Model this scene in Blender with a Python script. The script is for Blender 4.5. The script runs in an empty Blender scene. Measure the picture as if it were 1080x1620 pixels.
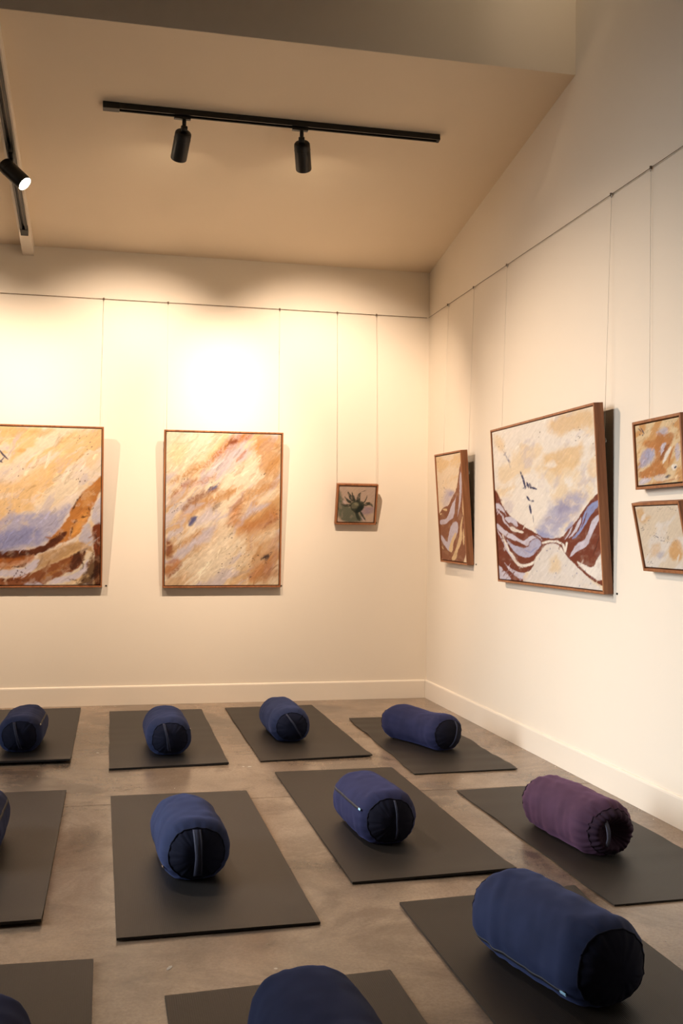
import bpy, bmesh, math, random
import numpy as np
from mathutils import Vector, Matrix, noise as mnoise

random.seed(7)
scene = bpy.context.scene
C = scene.collection
PI = math.pi

# ------------------------------------------------------------------ camera
CAM = dict(f=1645.0, yaw=-0.220174, pitch=0.023718, roll=0.010637, loc=(-2.3429, -7.5015, 1.2))
cam_d = bpy.data.cameras.new('camera')
cam = bpy.data.objects.new('camera', cam_d)
C.objects.link(cam)
cam_d.sensor_fit = 'VERTICAL'
cam_d.sensor_height = 36.0
cam_d.lens = CAM['f'] / 1620.0 * 36.0
cam_d.clip_start = 0.05
_y, _p, _r = CAM['yaw'], CAM['pitch'], CAM['roll']
_f = Vector((-math.sin(_y) * math.cos(_p), math.cos(_y) * math.cos(_p), math.sin(_p)))
_rt = Vector((math.cos(_y), math.sin(_y), 0))
_u = _rt.cross(_f)
_r2 = _rt * math.cos(_r) + _u * math.sin(_r)
_u2 = -_rt * math.sin(_r) + _u * math.cos(_r)
_m = Matrix((_r2, _u2, -_f)).transposed().to_4x4()
_m.translation = Vector(CAM['loc'])
cam.matrix_world = _m
scene.camera = cam

# ------------------------------------------------------------------ world, window daylight, exposure
world = bpy.data.worlds.new('world')
scene.world = world
world.use_nodes = True
world.node_tree.nodes['Background'].inputs[0].default_value = (0.55, 0.66, 0.85, 1)
world.node_tree.nodes['Background'].inputs[1].default_value = 0.03
scene.view_settings.view_transform = 'Standard'
scene.view_settings.look = 'None'
scene.view_settings.exposure = 0.0
scene.view_settings.gamma = 1.0
scene.view_settings.use_curve_mapping = False

WIN = dict(x=-6.6, y0=-6.2, y1=-0.5, z0=0.10, z1=2.10)      # the window opening in the left wall
day_d = bpy.data.lights.new('window_daylight', 'AREA')
day_d.shape = 'RECTANGLE'
day_d.size = WIN['y1'] - WIN['y0'] - 0.2
day_d.size_y = WIN['z1'] - WIN['z0'] - 0.2
day_d.energy = 88
day_d.color = (0.93, 0.965, 1.0)
day_d.spread = math.radians(62)
day = bpy.data.objects.new('window_daylight', day_d)
C.objects.link(day)
day.location = (WIN['x'] + 0.03, (WIN['y0'] + WIN['y1']) / 2, (WIN['z0'] + WIN['z1']) / 2)
day.rotation_euler = Vector((1, 0, -0.42)).to_track_quat('-Z', 'Z').to_euler()

WARM = (1.0, 0.775, 0.595)
SPOT_POWER = 285.0
BEAM_POWER = 300.0
REAR_FILL_POWER = 170.0
LENS_STRENGTH = 140.0

# ------------------------------------------------------------------ materials
def s2l(c):
    return tuple(((x / 12.92) if x <= 0.04045 else ((x + 0.055) / 1.055) ** 2.4) for x in [v / 255.0 for v in c])

def new_mat(name):
    m = bpy.data.materials.new(name)
    m.use_nodes = True
    nt = m.node_tree
    return m, nt, nt.nodes['Principled BSDF']

def N(nt, kind, **kw):
    n = nt.nodes.new(kind)
    for k, v in kw.items():
        if k in n.inputs:
            n.inputs[k].default_value = v
        else:
            setattr(n, k, v)
    return n

def coords(nt, scale=(1, 1, 1), out='Object'):
    tc = N(nt, 'ShaderNodeTexCoord')
    mp = N(nt, 'ShaderNodeMapping')
    mp.inputs['Scale'].default_value = scale
    nt.links.new(tc.outputs[out], mp.inputs['Vector'])
    return mp.outputs['Vector']

def ramp(nt, fac, stops):
    r = N(nt, 'ShaderNodeValToRGB')
    e = r.color_ramp.elements
    while len(e) < len(stops):
        e.new(0.5)
    for i, (p, c) in enumerate(stops):
        e[i].position = p
        e[i].color = tuple(c) + ((1,) if len(c) == 3 else ())
    nt.links.new(fac, r.inputs['Fac'])
    return r.outputs['Color']

def bump(nt, height, bsdf, strength=0.2, dist=0.01):
    b = N(nt, 'ShaderNodeBump')
    b.inputs['Strength'].default_value = strength
    b.inputs['Distance'].default_value = dist
    nt.links.new(height, b.inputs['Height'])
    nt.links.new(b.outputs['Normal'], bsdf.inputs['Normal'])

def mixc(nt, fac, a, b, mode='MIX'):
    m = N(nt, 'ShaderNodeMix', data_type='RGBA', blend_type=mode)
    for sock, v in ((m.inputs['Factor'], fac), (m.inputs['A'], a), (m.inputs['B'], b)):
        pass
    fi, ai, bi = m.inputs[0], m.inputs[6], m.inputs[7]
    for sock, v in ((fi, fac), (ai, a), (bi, b)):
        if hasattr(v, 'default_value'):
            nt.links.new(v, sock)
        elif isinstance(v, (tuple, list)):
            sock.default_value = tuple(v) + ((1,) if len(v) == 3 else ())
        else:
            sock.default_value = v
    return m.outputs[2]

def plain(name, col, rough=0.6, metal=0.0, spec=0.5, var=0.06, scale=8.0):
    m, nt, b = new_mat(name)
    v = coords(nt)
    n = N(nt, 'ShaderNodeTexNoise', Scale=scale, Detail=4.0)
    nt.links.new(v, n.inputs['Vector'])
    c1 = tuple(x * (1 - var) for x in col)
    c2 = tuple(min(1, x * (1 + var)) for x in col)
    nt.links.new(ramp(nt, n.outputs['Fac'], [(0.3, c1), (0.7, c2)]), b.inputs['Base Color'])
    b.inputs['Roughness'].default_value = rough
    b.inputs['Metallic'].default_value = metal
    b.inputs['Specular IOR Level'].default_value = spec
    return m

def paint_mat(name, col, rough=0.62):
    m, nt, b = new_mat(name)
    v = coords(nt)
    n = N(nt, 'ShaderNodeTexNoise', Scale=1.2, Detail=3.0)
    nt.links.new(v, n.inputs['Vector'])
    nt.links.new(ramp(nt, n.outputs['Fac'], [(0.3, tuple(x * 0.975 for x in col)), (0.7, col)]), b.inputs['Base Color'])
    n2 = N(nt, 'ShaderNodeTexNoise', Scale=160.0, Detail=3.0)
    nt.links.new(v, n2.inputs['Vector'])
    bump(nt, n2.outputs['Fac'], b, 0.06, 0.002)
    b.inputs['Roughness'].default_value = rough
    b.inputs['Specular IOR Level'].default_value = 0.3
    return m

M = {}
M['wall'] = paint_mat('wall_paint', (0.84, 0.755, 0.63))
M['wall_low_bounce'] = paint_mat('low_bounce_wall_paint', (0.17, 0.125, 0.085))  # unseen left wall and raised ceiling, darkened to cut bounced light
M['trim'] = paint_mat('trim_paint', (0.84, 0.755, 0.635), 0.4)
M['ceiling'] = paint_mat('ceiling_paint', (0.84, 0.715, 0.545), 0.8)
M['black_metal'] = plain('black_powder_coat', (0.012, 0.011, 0.010), 0.42, 0.0, 0.4)
M['dark_groove'] = plain('track_groove', (0.02, 0.018, 0.016), 0.3)
M['copper'] = plain('conductor_metal', (0.45, 0.34, 0.22), 0.35, 1.0)
M['wire'] = plain('steel_cable', (0.16, 0.11, 0.07), 0.45, 0.6)
M['sticker'] = plain('sticker_black', (0.02, 0.018, 0.015), 0.6)
M['steel'] = plain('bright_steel', (0.6, 0.58, 0.55), 0.3, 1.0)
M['aluminium'] = plain('window_aluminium', (0.25, 0.25, 0.25), 0.4, 0.8)
M['tag'] = plain('pale_blue_tag', (0.35, 0.62, 0.82), 0.6)
M['fleck'] = plain('paint_fleck', (0.55, 0.48, 0.39), 0.6)

m, nt, b = new_mat('nylon_line')
b.inputs['Base Color'].default_value = (0.80, 0.74, 0.64, 1)
b.inputs['Roughness'].default_value = 0.3
M['nylon'] = m

m, nt, b = new_mat('window_glass')
gl = N(nt, 'ShaderNodeBsdfGlossy', Roughness=0.02)
tr = N(nt, 'ShaderNodeBsdfTransparent', Color=(0.95, 0.97, 0.98, 1))
fr = N(nt, 'ShaderNodeFresnel', IOR=1.45)
mx = N(nt, 'ShaderNodeMixShader')
nt.links.new(fr.outputs[0], mx.inputs[0]); nt.links.new(tr.outputs[0], mx.inputs[1]); nt.links.new(gl.outputs[0], mx.inputs[2])
nt.links.new(mx.outputs[0], nt.nodes['Material Output'].inputs['Surface'])
M['glass'] = m

m, nt, b = new_mat('lamp_lens')
b.inputs['Base Color'].default_value = (1, 0.95, 0.85, 1)
b.inputs['Emission Color'].default_value = (1.0, 0.80, 0.55, 1)
b.inputs['Emission Strength'].default_value = LENS_STRENGTH
M['lens'] = m

# --- polished concrete floor
m, nt, b = new_mat('polished_concrete')
v = coords(nt)
n1 = N(nt, 'ShaderNodeTexNoise', Scale=1.5, Detail=7.0, Roughness=0.62, Distortion=0.3)
n2 = N(nt, 'ShaderNodeTexNoise', Scale=7.0, Detail=8.0, Roughness=0.7)
n3 = N(nt, 'ShaderNodeTexNoise', Scale=90.0, Detail=4.0, Roughness=0.8)
for n in (n1, n2, n3):
    nt.links.new(v, n.inputs['Vector'])
c = ramp(nt, n1.outputs['Fac'], [(0.36, (0.125, 0.090, 0.066)), (0.47, (0.235, 0.168, 0.115)), (0.66, (0.320, 0.232, 0.160))])
c2 = ramp(nt, n2.outputs['Fac'], [(0.30, (0.74, 0.73, 0.71)), (0.5, (1.0, 1.0, 1.0)), (0.7, (1.10, 1.08, 1.05))])
c = mixc(nt, 0.75, c, c2, 'MULTIPLY')
c3 = ramp(nt, n3.outputs['Fac'], [(0.35, (0.72, 0.70, 0.68)), (0.6, (1.05, 1.05, 1.05))])
c = mixc(nt, 0.8, c, c3, 'MULTIPLY')
n5 = N(nt, 'ShaderNodeTexNoise', Scale=2.1, Detail=9.0, Roughness=0.68, Distortion=0.8)
nt.links.new(v, n5.inputs['Vector'])
stn = ramp(nt, n5.outputs['Fac'], [(0.50, (1, 1, 1)), (0.60, (0.62, 0.60, 0.60))])
c = mixc(nt, 0.85, c, stn, 'MULTIPLY')
vo = N(nt, 'ShaderNodeTexVoronoi', Scale=9.0, Randomness=1.0)
nt.links.new(v, vo.inputs['Vector'])
sp = ramp(nt, vo.outputs['Distance'], [(0.035, (1, 1, 1)), (0.06, (0, 0, 0))])
n4 = N(nt, 'ShaderNodeTexNoise', Scale=3.0, Detail=2.0)
nt.links.new(v, n4.inputs['Vector'])
spm = ramp(nt, n4.outputs['Fac'], [(0.60, (0, 0, 0)), (0.66, (1, 1, 1))])
spk = mixc(nt, 1.0, sp, spm, 'MULTIPLY')
c = mixc(nt, spk, c, (0.50, 0.44, 0.36))
nt.links.new(c, b.inputs['Base Color'])
rr = ramp(nt, n2.outputs['Fac'], [(0.3, (0.27, 0.27, 0.27)), (0.7, (0.17, 0.17, 0.17))])
nt.links.new(rr, b.inputs['Roughness'])
b.inputs['Specular IOR Level'].default_value = 0.5
bump(nt, n1.outputs['Fac'], b, 0.03, 0.01)
M['floor'] = m

# --- yoga mat foam
def mat_foam(name, col, rough=0.5):
    m, nt, b = new_mat(name)
    v = coords(nt)
    w = N(nt, 'ShaderNodeTexWave', Scale=55.0, Distortion=1.0, Detail=2.0)
    w.bands_direction = 'X'
    n1 = N(nt, 'ShaderNodeTexNoise', Scale=4.0, Detail=5.0)
    n2 = N(nt, 'ShaderNodeTexNoise', Scale=300.0, Detail=2.0)
    for n in (w, n1, n2):
        nt.links.new(v, n.inputs['Vector'])
    c = ramp(nt, n1.outputs['Fac'], [(0.3, tuple(x * 0.85 for x in col)), (0.7, tuple(x * 1.12 for x in col))])
    nt.links.new(c, b.inputs['Base Color'])
    b.inputs['Roughness'].default_value = rough
    b.inputs['Specular IOR Level'].default_value = 0.42
    h = mixc(nt, 0.5, w.outputs['Color'], n2.outputs['Color'])
    bump(nt, h, b, 0.25, 0.002)
    return m
M['mat_grey'] = mat_foam('mat_charcoal_foam', (0.0135, 0.0122, 0.0120), 0.46)
M['mat_brown'] = mat_foam('mat_dark_brown_foam', (0.0155, 0.0115, 0.0085), 0.50)

# --- bolster cotton
def cotton(name, col, sheen=0.35):
    m, nt, b = new_mat(name)
    v = coords(nt)
    n1 = N(nt, 'ShaderNodeTexNoise', Scale=9.0, Detail=5.0)
    n2 = N(nt, 'ShaderNodeTexNoise', Scale=420.0, Detail=2.0)
    for n in (n1, n2):
        nt.links.new(v, n.inputs['Vector'])
    c = ramp(nt, n1.outputs['Fac'], [(0.3, tuple(x * 0.82 for x in col)), (0.7, tuple(x * 1.15 for x in col))])
    nt.links.new(c, b.inputs['Base Color'])
    b.inputs['Roughness'].default_value = 0.85
    b.inputs['Specular IOR Level'].default_value = 0.15
    b.inputs['Sheen Weight'].default_value = sheen
    b.inputs['Sheen Roughness'].default_value = 0.45
    b.inputs['Sheen Tint'].default_value = tuple(min(1, x * 6) for x in col) + (1,)
    bump(nt, n2.outputs['Fac'], b, 0.15, 0.001)
    return m
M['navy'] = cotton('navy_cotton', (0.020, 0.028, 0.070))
M['navy_shade'] = cotton('navy_cotton_shade', (0.009, 0.011, 0.026), 0.1)  # same navy cloth as the cover; shade on the ends put into the colour
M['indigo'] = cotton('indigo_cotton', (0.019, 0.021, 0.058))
M['indigo_shade'] = cotton('indigo_cotton_shade', (0.009, 0.009, 0.019), 0.1)  # indigo cloth again, with the end shade painted in
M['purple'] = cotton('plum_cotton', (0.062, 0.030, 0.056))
M['purple_shade'] = cotton('plum_cotton_shade', (0.026, 0.013, 0.025), 0.1)  # plum cloth again, darkened for the shaded ends
M['zip'] = plain('zip_black', (0.012, 0.012, 0.018), 0.6)
M['strap'] = plain('strap_webbing', (0.022, 0.026, 0.055), 0.75, scale=60)
M['strap_grey'] = plain('strap_webbing_grey', (0.10, 0.10, 0.14), 0.75, scale=60)
M['thread'] = plain('stitching_thread', (0.045, 0.05, 0.085), 0.8)

# --- frame timber
m, nt, b = new_mat('frame_timber')
v = coords(nt, (40, 40, 3))
n1 = N(nt, 'ShaderNodeTexNoise', Scale=1.0, Detail=6.0, Roughness=0.65, Distortion=0.6)
nt.links.new(v, n1.inputs['Vector'])
nt.links.new(ramp(nt, n1.outputs['Fac'], [(0.3, (0.20, 0.066, 0.022)), (0.55, (0.34, 0.128, 0.046)), (0.75, (0.44, 0.185, 0.072))]), b.inputs['Base Color'])
b.inputs['Roughness'].default_value = 0.45
M['timber'] = m

# --- canvas: paint comes from the colours brushed by the painter below
m, nt, b = new_mat('canvas_paint')
at = N(nt, 'ShaderNodeVertexColor', layer_name='paint')
nt.links.new(at.outputs['Color'], b.inputs['Base Color'])
v = coords(nt)
n1 = N(nt, 'ShaderNodeTexNoise', Scale=60.0, Detail=5.0, Distortion=1.0)
nt.links.new(v, n1.inputs['Vector'])
bump(nt, n1.outputs['Fac'], b, 0.15, 0.003)
b.inputs['Roughness'].default_value = 0.6
b.inputs['Specular IOR Level'].default_value = 0.25
M['canvas'] = m

# ------------------------------------------------------------------ mesh helpers
class MB:
    def __init__(self):
        self.v, self.f, self.smooth = [], [], []
    def quadbox(self, p):                    # 8 points: bottom 4 (ccw), top 4
        o = len(self.v)
        self.v += [tuple(q) for q in p]
        for f in ((3, 2, 1, 0), (4, 5, 6, 7), (0, 1, 5, 4), (1, 2, 6, 5), (2, 3, 7, 6), (3, 0, 4, 7)):
            self.f.append(tuple(o + i for i in f)); self.smooth.append(False)
        return self
    def box(self, x0, x1, y0, y1, z0, z1):
        return self.quadbox([(x0, y0, z0), (x1, y0, z0), (x1, y1, z0), (x0, y1, z0),
                             (x0, y0, z1), (x1, y0, z1), (x1, y1, z1), (x0, y1, z1)])
    def grid(self, P, closed_u=False, smooth=True, flip=False):     # P[i][j]
        o = len(self.v)
        ni, nj = len(P), len(P[0])
        for row in P:
            self.v += [tuple(q) for q in row]
        for i in range(ni - 1):
            for j in range(nj if closed_u else nj - 1):
                a, b_ = o + i * nj + j, o + i * nj + (j + 1) % nj
                c_, d = o + (i + 1) * nj + (j + 1) % nj, o + (i + 1) * nj + j
                self.f.append((d, c_, b_, a) if flip else (a, b_, c_, d)); self.smooth.append(smooth)
        return self
    def ngon(self, pts, flip=False):
        o = len(self.v)
        self.v += [tuple(q) for q in pts]
        r = tuple(range(o, o + len(pts)))
        self.f.append(r[::-1] if flip else r); self.smooth.append(False)
        return self
    def tube(self, path, r, n=8, closed=False, caps=True):
        path = [Vector(p) for p in path]
        rings = []
        for i, p in enumerate(path):
            if closed:
                t = (path[(i + 1) % len(path)] - path[i - 1]).normalized()
            else:
                t = (path[min(i + 1, len(path) - 1)] - path[max(i - 1, 0)]).normalized()
            a = Vector((0, 0, 1)) if abs(t.z) < 0.9 else Vector((1, 0, 0))
            s = t.cross(a).normalized(); u = s.cross(t)
            rings.append([p + (s * math.cos(2 * PI * k / n) + u * math.sin(2 * PI * k / n)) * r for k in range(n)])
        if closed:
            rings.append(rings[0])
        self.grid(rings, True, True, flip=True)
        if caps and not closed:
            self.ngon(rings[0], True); self.ngon(rings[-1])
        return self
    def lathe(self, prof, n=32, smooth=True):  # prof: (radius, z) list, about local z
        rings = [[(r * math.cos(2 * PI * k / n), r * math.sin(2 * PI * k / n), z) for k in range(n)] for r, z in prof]
        self.grid(rings, True, smooth, flip=True)
        return self
    def mesh(self, name):
        me = bpy.data.meshes.new(name)
        me.from_pydata(self.v, [], self.f)
        me.polygons.foreach_set('use_smooth', self.smooth)
        me.update()
        return me
    def build(self, name, mat, parent=None, bevel=0.0, fix=True):
        me = self.mesh(name)
        if fix:
            bm = bmesh.new(); bm.from_mesh(me)
            bmesh.ops.remove_doubles(bm, verts=bm.verts, dist=1e-6)
            bmesh.ops.recalc_face_normals(bm, faces=bm.faces)
            bm.to_mesh(me); bm.free()
        me.materials.append(M[mat] if isinstance(mat, str) else mat)
        o = bpy.data.objects.new(name, me)
        C.objects.link(o)
        if parent:
            o.parent = parent
        if bevel:
            md = o.modifiers.new('bevel', 'BEVEL'); md.width = bevel; md.segments = 2; md.limit_method = 'ANGLE'
        return o

def empty(name, label, cat, loc=(0, 0, 0), rot=(0, 0, 0), group=None):
    o = bpy.data.objects.new(name, None)
    C.objects.link(o)
    o.empty_display_size = 0.1
    o.location = loc; o.rotation_euler = rot
    return tag(o, label, cat, group)

def tag(o, label, cat, group=None):
    o['label'] = label; o['category'] = cat
    if group:
        o['group'] = group
    return o

def struct(o, label, cat):
    o['kind'] = 'structure'; o['label'] = label; o['category'] = cat
    return o

# ------------------------------------------------------------------ room shell
RAIL, EAVE, BASE = 2.8595, 3.2035, 0.1347
SLOPE = 0.1674
YB = -2.516                    # where the sloping ceiling stops at the bulkhead
ZB = EAVE - SLOPE * YB
XL, YR, ZT = -6.6, -12.5, 4.75  # left wall, rear wall, high ceiling
def zc(y):
    return EAVE - SLOPE * y

# floor with the saw-cut joint
mb = MB()
J = -2.748
for y0, y1 in ((YR, J - 0.0025), (J + 0.0025, 0.12)):
    mb.box(XL - 0.12, 0.12, y0, y1, -0.15, 0.0)
mb.box(XL - 0.12, 0.12, J - 0.0026, J + 0.0026, -0.15, -0.006)
struct(mb.build('floor', 'floor'), 'polished brown concrete floor with a saw-cut joint', 'floor')

struct(MB().box(XL - 0.12, 0.12, 0.0, 0.12, 0, EAVE + 0.25).build('wall_back', 'wall'), 'cream back wall carrying the amber paintings', 'wall')
struct(MB().box(0.0, 0.12, YR, 0.0, 0, ZT + 0.1).build('wall_right', 'wall'), 'cream right wall running toward the camera', 'wall')
struct(MB().box(XL - 0.12, 0.12, YR - 0.12, YR, 0, ZT + 0.1).build('wall_rear', 'wall'), 'cream wall behind the viewer', 'wall')
w = WIN
mb = MB()
mb.box(XL - 0.12, XL, YR, w['y0'], 0, ZT + 0.1)
mb.box(XL - 0.12, XL, w['y1'], 0.0, 0, ZT + 0.1)
mb.box(XL - 0.12, XL, w['y0'], w['y1'], 0, w['z0'])
mb.box(XL - 0.12, XL, w['y0'], w['y1'], w['z1'], ZT + 0.1)
struct(mb.build('wall_left', 'wall_low_bounce'), 'unseen left wall, darkened to cut bounce, with a wide window opening', 'wall')

# sloping ceiling, bulkhead and the raised ceiling in front of it
mb = MB()
YC = YB + 0.003
mb.quadbox([(XL, YC, zc(YC)), (0, YC, zc(YC)), (0, 0, EAVE), (XL, 0, EAVE),
            (XL, YC, ZB + 0.1), (0, YC, ZB + 0.1), (0, 0, EAVE + 0.1), (XL, 0, EAVE + 0.1)])
struct(mb.build('ceiling', 'ceiling'), 'warm-lit sloping ceiling above the back wall', 'ceiling')
struct(MB().quadbox([(XL, YB, ZB), (0, YB, ZB), (0, YB + 0.0025, ZB), (XL, YB + 0.0025, ZB), (XL, YB, ZT), (0, YB, ZT), (0, YB + 0.0025, ZT), (XL, YB + 0.0025, ZT)]).build('wall_bulkhead', 'wall'), 'dark vertical bulkhead above the sloping ceiling', 'wall')
struct(MB().box(XL - 0.12, 0.12, YR - 0.12, YB + 0.1, ZT, ZT + 0.1).build('ceiling_raised', 'wall_low_bounce'), 'raised ceiling in front of the bulkhead', 'ceiling')

# beam along the slope on the left
bx0, bx1, bd = -2.955, -2.877, 0.072
mb = MB()
mb.quadbox([(bx0, YB + 0.002, zc(YB) - bd), (bx1, YB + 0.002, zc(YB) - bd), (bx1, -0.001, zc(0) - bd), (bx0, -0.001, zc(0) - bd),
            (bx0, YB + 0.002, zc(YB) - 0.0005), (bx1, YB + 0.002, zc(YB) - 0.0005), (bx1, -0.001, zc(0) - 0.0005), (bx0, -0.001, zc(0) - 0.0005)])
struct(mb.build('trim_1', 'trim', bevel=0.004), 'narrow cream beam under the sloping ceiling', 'beam')

# baseboards with a rounded top edge
def baseboard(name, along, a0, a1, label):
    t, h = 0.012, BASE
    prof = [(0, 0), (t, 0), (t, h - 0.012), (t - 0.002, h - 0.005), (t - 0.006, h - 0.001), (0, h)]
    mb = MB()
    rows = []
    for a in (a0, a1):
        rows.append([((a, -n - 0.0003, z + 0.0005) if along == 'x' else (-n - 0.0003, a, z + 0.0005)) for n, z in prof])
    mb.grid(rows, True, False)
    mb.ngon(rows[0]); mb.ngon(rows[1])
    return struct(mb.build(name, 'trim'), label, 'baseboard')
baseboard('baseboard_back', 'x', XL + 0.001, -0.0135, 'cream baseboard along the back wall')
baseboard('baseboard_right', 'y', YR + 0.001, -0.0005, 'cream baseboard along the right wall')

# window in the left wall
win = MB()
fw = 0.05
x0, x1 = XL - 0.10, XL - 0.04
win.box(x0, x1, w['y0'], w['y1'], w['z0'], w['z0'] + fw)
win.box(x0, x1, w['y0'], w['y1'], w['z1'] - fw, w['z1'])
nb = 4
for i in range(nb + 1):
    yy = w['y0'] + (w['y1'] - w['y0'] - fw) * i / nb
    win.box(x0 + 0.001, x1 - 0.001, yy, yy + fw, w['z0'] + fw - 0.001, w['z1'] - fw + 0.001)
wo = struct(win.build('window_1', 'aluminium'), 'wide grey framed window in the left wall', 'window')
for i in range(nb):
    ya = w['y0'] + (w['y1'] - w['y0'] - fw) * i / nb + fw
    yb = w['y0'] + (w['y1'] - w['y0'] - fw) * (i + 1) / nb
    MB().box(XL - 0.075, XL - 0.069, ya - 0.004, yb + 0.004, w['z0'] + fw - 0.004, w['z1'] - fw + 0.004).build('pane', 'glass', wo)

# ------------------------------------------------------------------ lighting tracks and spotlights
def track(name_label, p0, p1, up, feed_at_start=True, w_=0.036, h_=0.034):
    """straight lighting track from p0 to p1 hanging below a surface whose normal (downwards) is -up"""
    p0, p1 = Vector(p0), Vector(p1)
    t = (p1 - p0).normalized(); up = Vector(up).normalized()
    s = t.cross(up).normalized(); up = s.cross(t).normalized()
    L = (p1 - p0).length
    root = empty('lighting_track', name_label, 'track light')
    R = Matrix((t, -s, up)).transposed().to_4x4()
    R.translation = p0
    root.matrix_world = R
    g = 0.010
    mb = MB()      # a channel: two cheeks and a top web, local x along the track, z up (0 at the ceiling)
    mb.box(0, L, -w_ / 2, w_ / 2, -0.010, 0)
    mb.box(0, L, -w_ / 2, -g / 2 - 0.004, -h_, -0.0099)
    mb.box(0, L, g / 2 + 0.004, w_ / 2, -h_, -0.0099)
    mb.build('channel', 'black_metal', root, bevel=0.0015)
    MB().box(0.02, L - 0.02, -g / 2 - 0.0035, -g / 2 - 0.0015, -0.022, -0.0105).build('conductor', 'copper', root)
    MB().box(0.02, L - 0.02, g / 2 + 0.0015, g / 2 + 0.0035, -0.022, -0.0105).build('conductor', 'dark_groove', root)
    a, b_ = (-0.002, 0.085) if feed_at_start else (L - 0.085, L + 0.002)
    MB().box(a, b_, -w_ / 2 - 0.002, w_ / 2 + 0.002, -h_ - 0.003, 0).build('feed_box', 'black_metal', root, bevel=0.002)
    a, b_ = (L - 0.012, L + 0.004) if feed_at_start else (-0.004, 0.012)
    MB().box(a, b_, -w_ / 2 - 0.001, w_ / 2 + 0.001, -h_ - 0.001, 0).build('end_cap', 'black_metal', root, bevel=0.002)
    return root

def spotlight(label, pivot, aim, power, cone=74, blend=0.75, r=0.045, L=0.150, stem=0.045, adapt_dir=(1, 0, 0), back=0.0):
    """track head: adapter on the track at pivot, short stem, cylinder body aimed at a point"""
    pivot = Vector(pivot); aim = Vector(aim)
    root = empty('spotlight', label, 'spotlight', pivot, group='track spotlights')
    ad = Vector(adapt_dir).normalized()
    pr = ad.cross(Vector((0, 0, 1))).normalized()
    up = pr.cross(ad).normalized()
    def bxp(a0, a1, b0, b1, c0, c1):
        return [ad * a + pr * b_ + up * c_ for c_ in (c0, c1) for a, b_ in ((a0, b0), (a1, b0), (a1, b1), (a0, b1))]
    MB().quadbox(bxp(-0.055, 0.035, -0.013, 0.013, -0.014, -0.0005)).build('adapter', 'black_metal', root, bevel=0.002)
    MB().tube([(0, 0, -0.013), (0, 0, -stem)], 0.011, 16).build('stem', 'black_metal', root)
    d = (aim - (pivot + Vector((0, 0, -stem - 0.02)))).normalized()
    rot = d.to_track_quat('-Z', 'Y').to_matrix().to_4x4()
    base = Vector((0, 0, -stem - 0.02)) - d * (-0.028 + back)         # body starts just behind the knuckle
    Tm = Matrix.Translation(base) @ rot
    def part(mb, name, mat, parent=root, bevel=0):
        o = mb.build(name, mat, parent, bevel)
        o.matrix_local = Tm
        return o
    zk = 0.028 - back; k = MB(); k.tube([(-0.016, 0, zk), (0.016, 0, zk)], 0.017, 16)
    part(k, 'knuckle', 'black_metal')
    body = MB().lathe([(0.0, 0.012), (r * 0.6, 0.012), (r - 0.006, 0.010), (r - 0.001, 0.004), (r, -0.004), (r, -L + 0.004), (r - 0.001, -L), (r - 0.0045, -L), (r - 0.0045, -L + 0.02), (0.0, -L + 0.0201)], 40)
    bo = part(body, 'body', 'black_metal')
    me = bo.data
    for p in me.polygons:
        p.use_smooth = True
    ed = bo.modifiers.new('edges', 'EDGE_SPLIT'); ed.split_angle = math.radians(40)
    ln = MB().lathe([(r - 0.0048, -L + 0.0185), (r * 0.6, -L + 0.0165), (0.0, -L + 0.016)], 32)
    part(ln, 'lens', 'lens')
    ring = MB().tube([(r * math.cos(2 * PI * i / 32), r * math.sin(2 * PI * i / 32), -0.03) for i in range(32)], 0.0012, 6, closed=True)
    part(ring, 'trim_ring', 'black_metal')
    ld = bpy.data.lights.new('spot_beam', 'SPOT')
    ld.energy = power; ld.color = WARM
    ld.spot_size = math.radians(cone); ld.spot_blend = blend; ld.shadow_soft_size = 0.028
    lo = bpy.data.objects.new('spot_beam', ld)
    C.objects.link(lo); lo.parent = root
    lo.matrix_local = Matrix.Translation(base - Vector((0, 0, 0)) + d * (L + 0.012)) @ rot
    return root

up_s = Vector((0, SLOPE, 1)).normalized()        # normal of the sloping ceiling
yt = -1.835
track('long black lighting track across the sloping ceiling', (-2.405, yt, zc(yt) - 0.0005), (-0.527, yt, zc(yt) - 0.0005), up_s)
ht = 0.036
for x, ax, az, lab in ((-1.975, -2.25, 1.75, 'black spotlight nearer the left end of the long ceiling track'),
                       (-1.325, -0.80, 1.75, 'black spotlight near the middle of the long ceiling track')):
    spotlight(lab, (x, yt, zc(yt) - ht), (ax, 0, az), SPOT_POWER, cone=76, blend=0.8)

track('second lighting track beyond the beam, outside the left picture edge', (-5.2, yt, zc(yt) - 0.0005), (-3.3, yt, zc(yt) - 0.0005), up_s)
spotlight('spotlight beyond the beam, outside the left picture edge', (-3.85, yt, zc(yt) - ht), (-3.6, 0, 1.75), SPOT_POWER, cone=76, blend=0.8)

bt = bd + 0.0005
xt = (bx0 + bx1) / 2 + 0.004
track('black lighting track fixed under the cream beam at left', (xt, YB + 0.01, zc(YB + 0.01) - bt), (xt, -0.392, zc(-0.392) - bt), up_s, False, w_=0.044)
y1 = -1.40
spotlight('tilted spotlight with glowing lens on the beam track', (xt, y1, zc(y1) - bt - 0.036), (0.0, -2.6, 0.35), BEAM_POWER, cone=84, blend=0.8, L=0.165, back=0.075, stem=0.062, adapt_dir=(0, 1, -SLOPE))

track('lighting track on the raised ceiling, above the picture', (-2.6, -3.45, ZT - 0.0005), (-0.2, -3.45, ZT - 0.0005), (0, 0, 1))
spotlight('spotlight on the raised ceiling, above the picture', (-0.5, -3.45, ZT - ht), (-0.12, YB, 3.80), 4.5, cone=52, blend=1.0)

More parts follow.
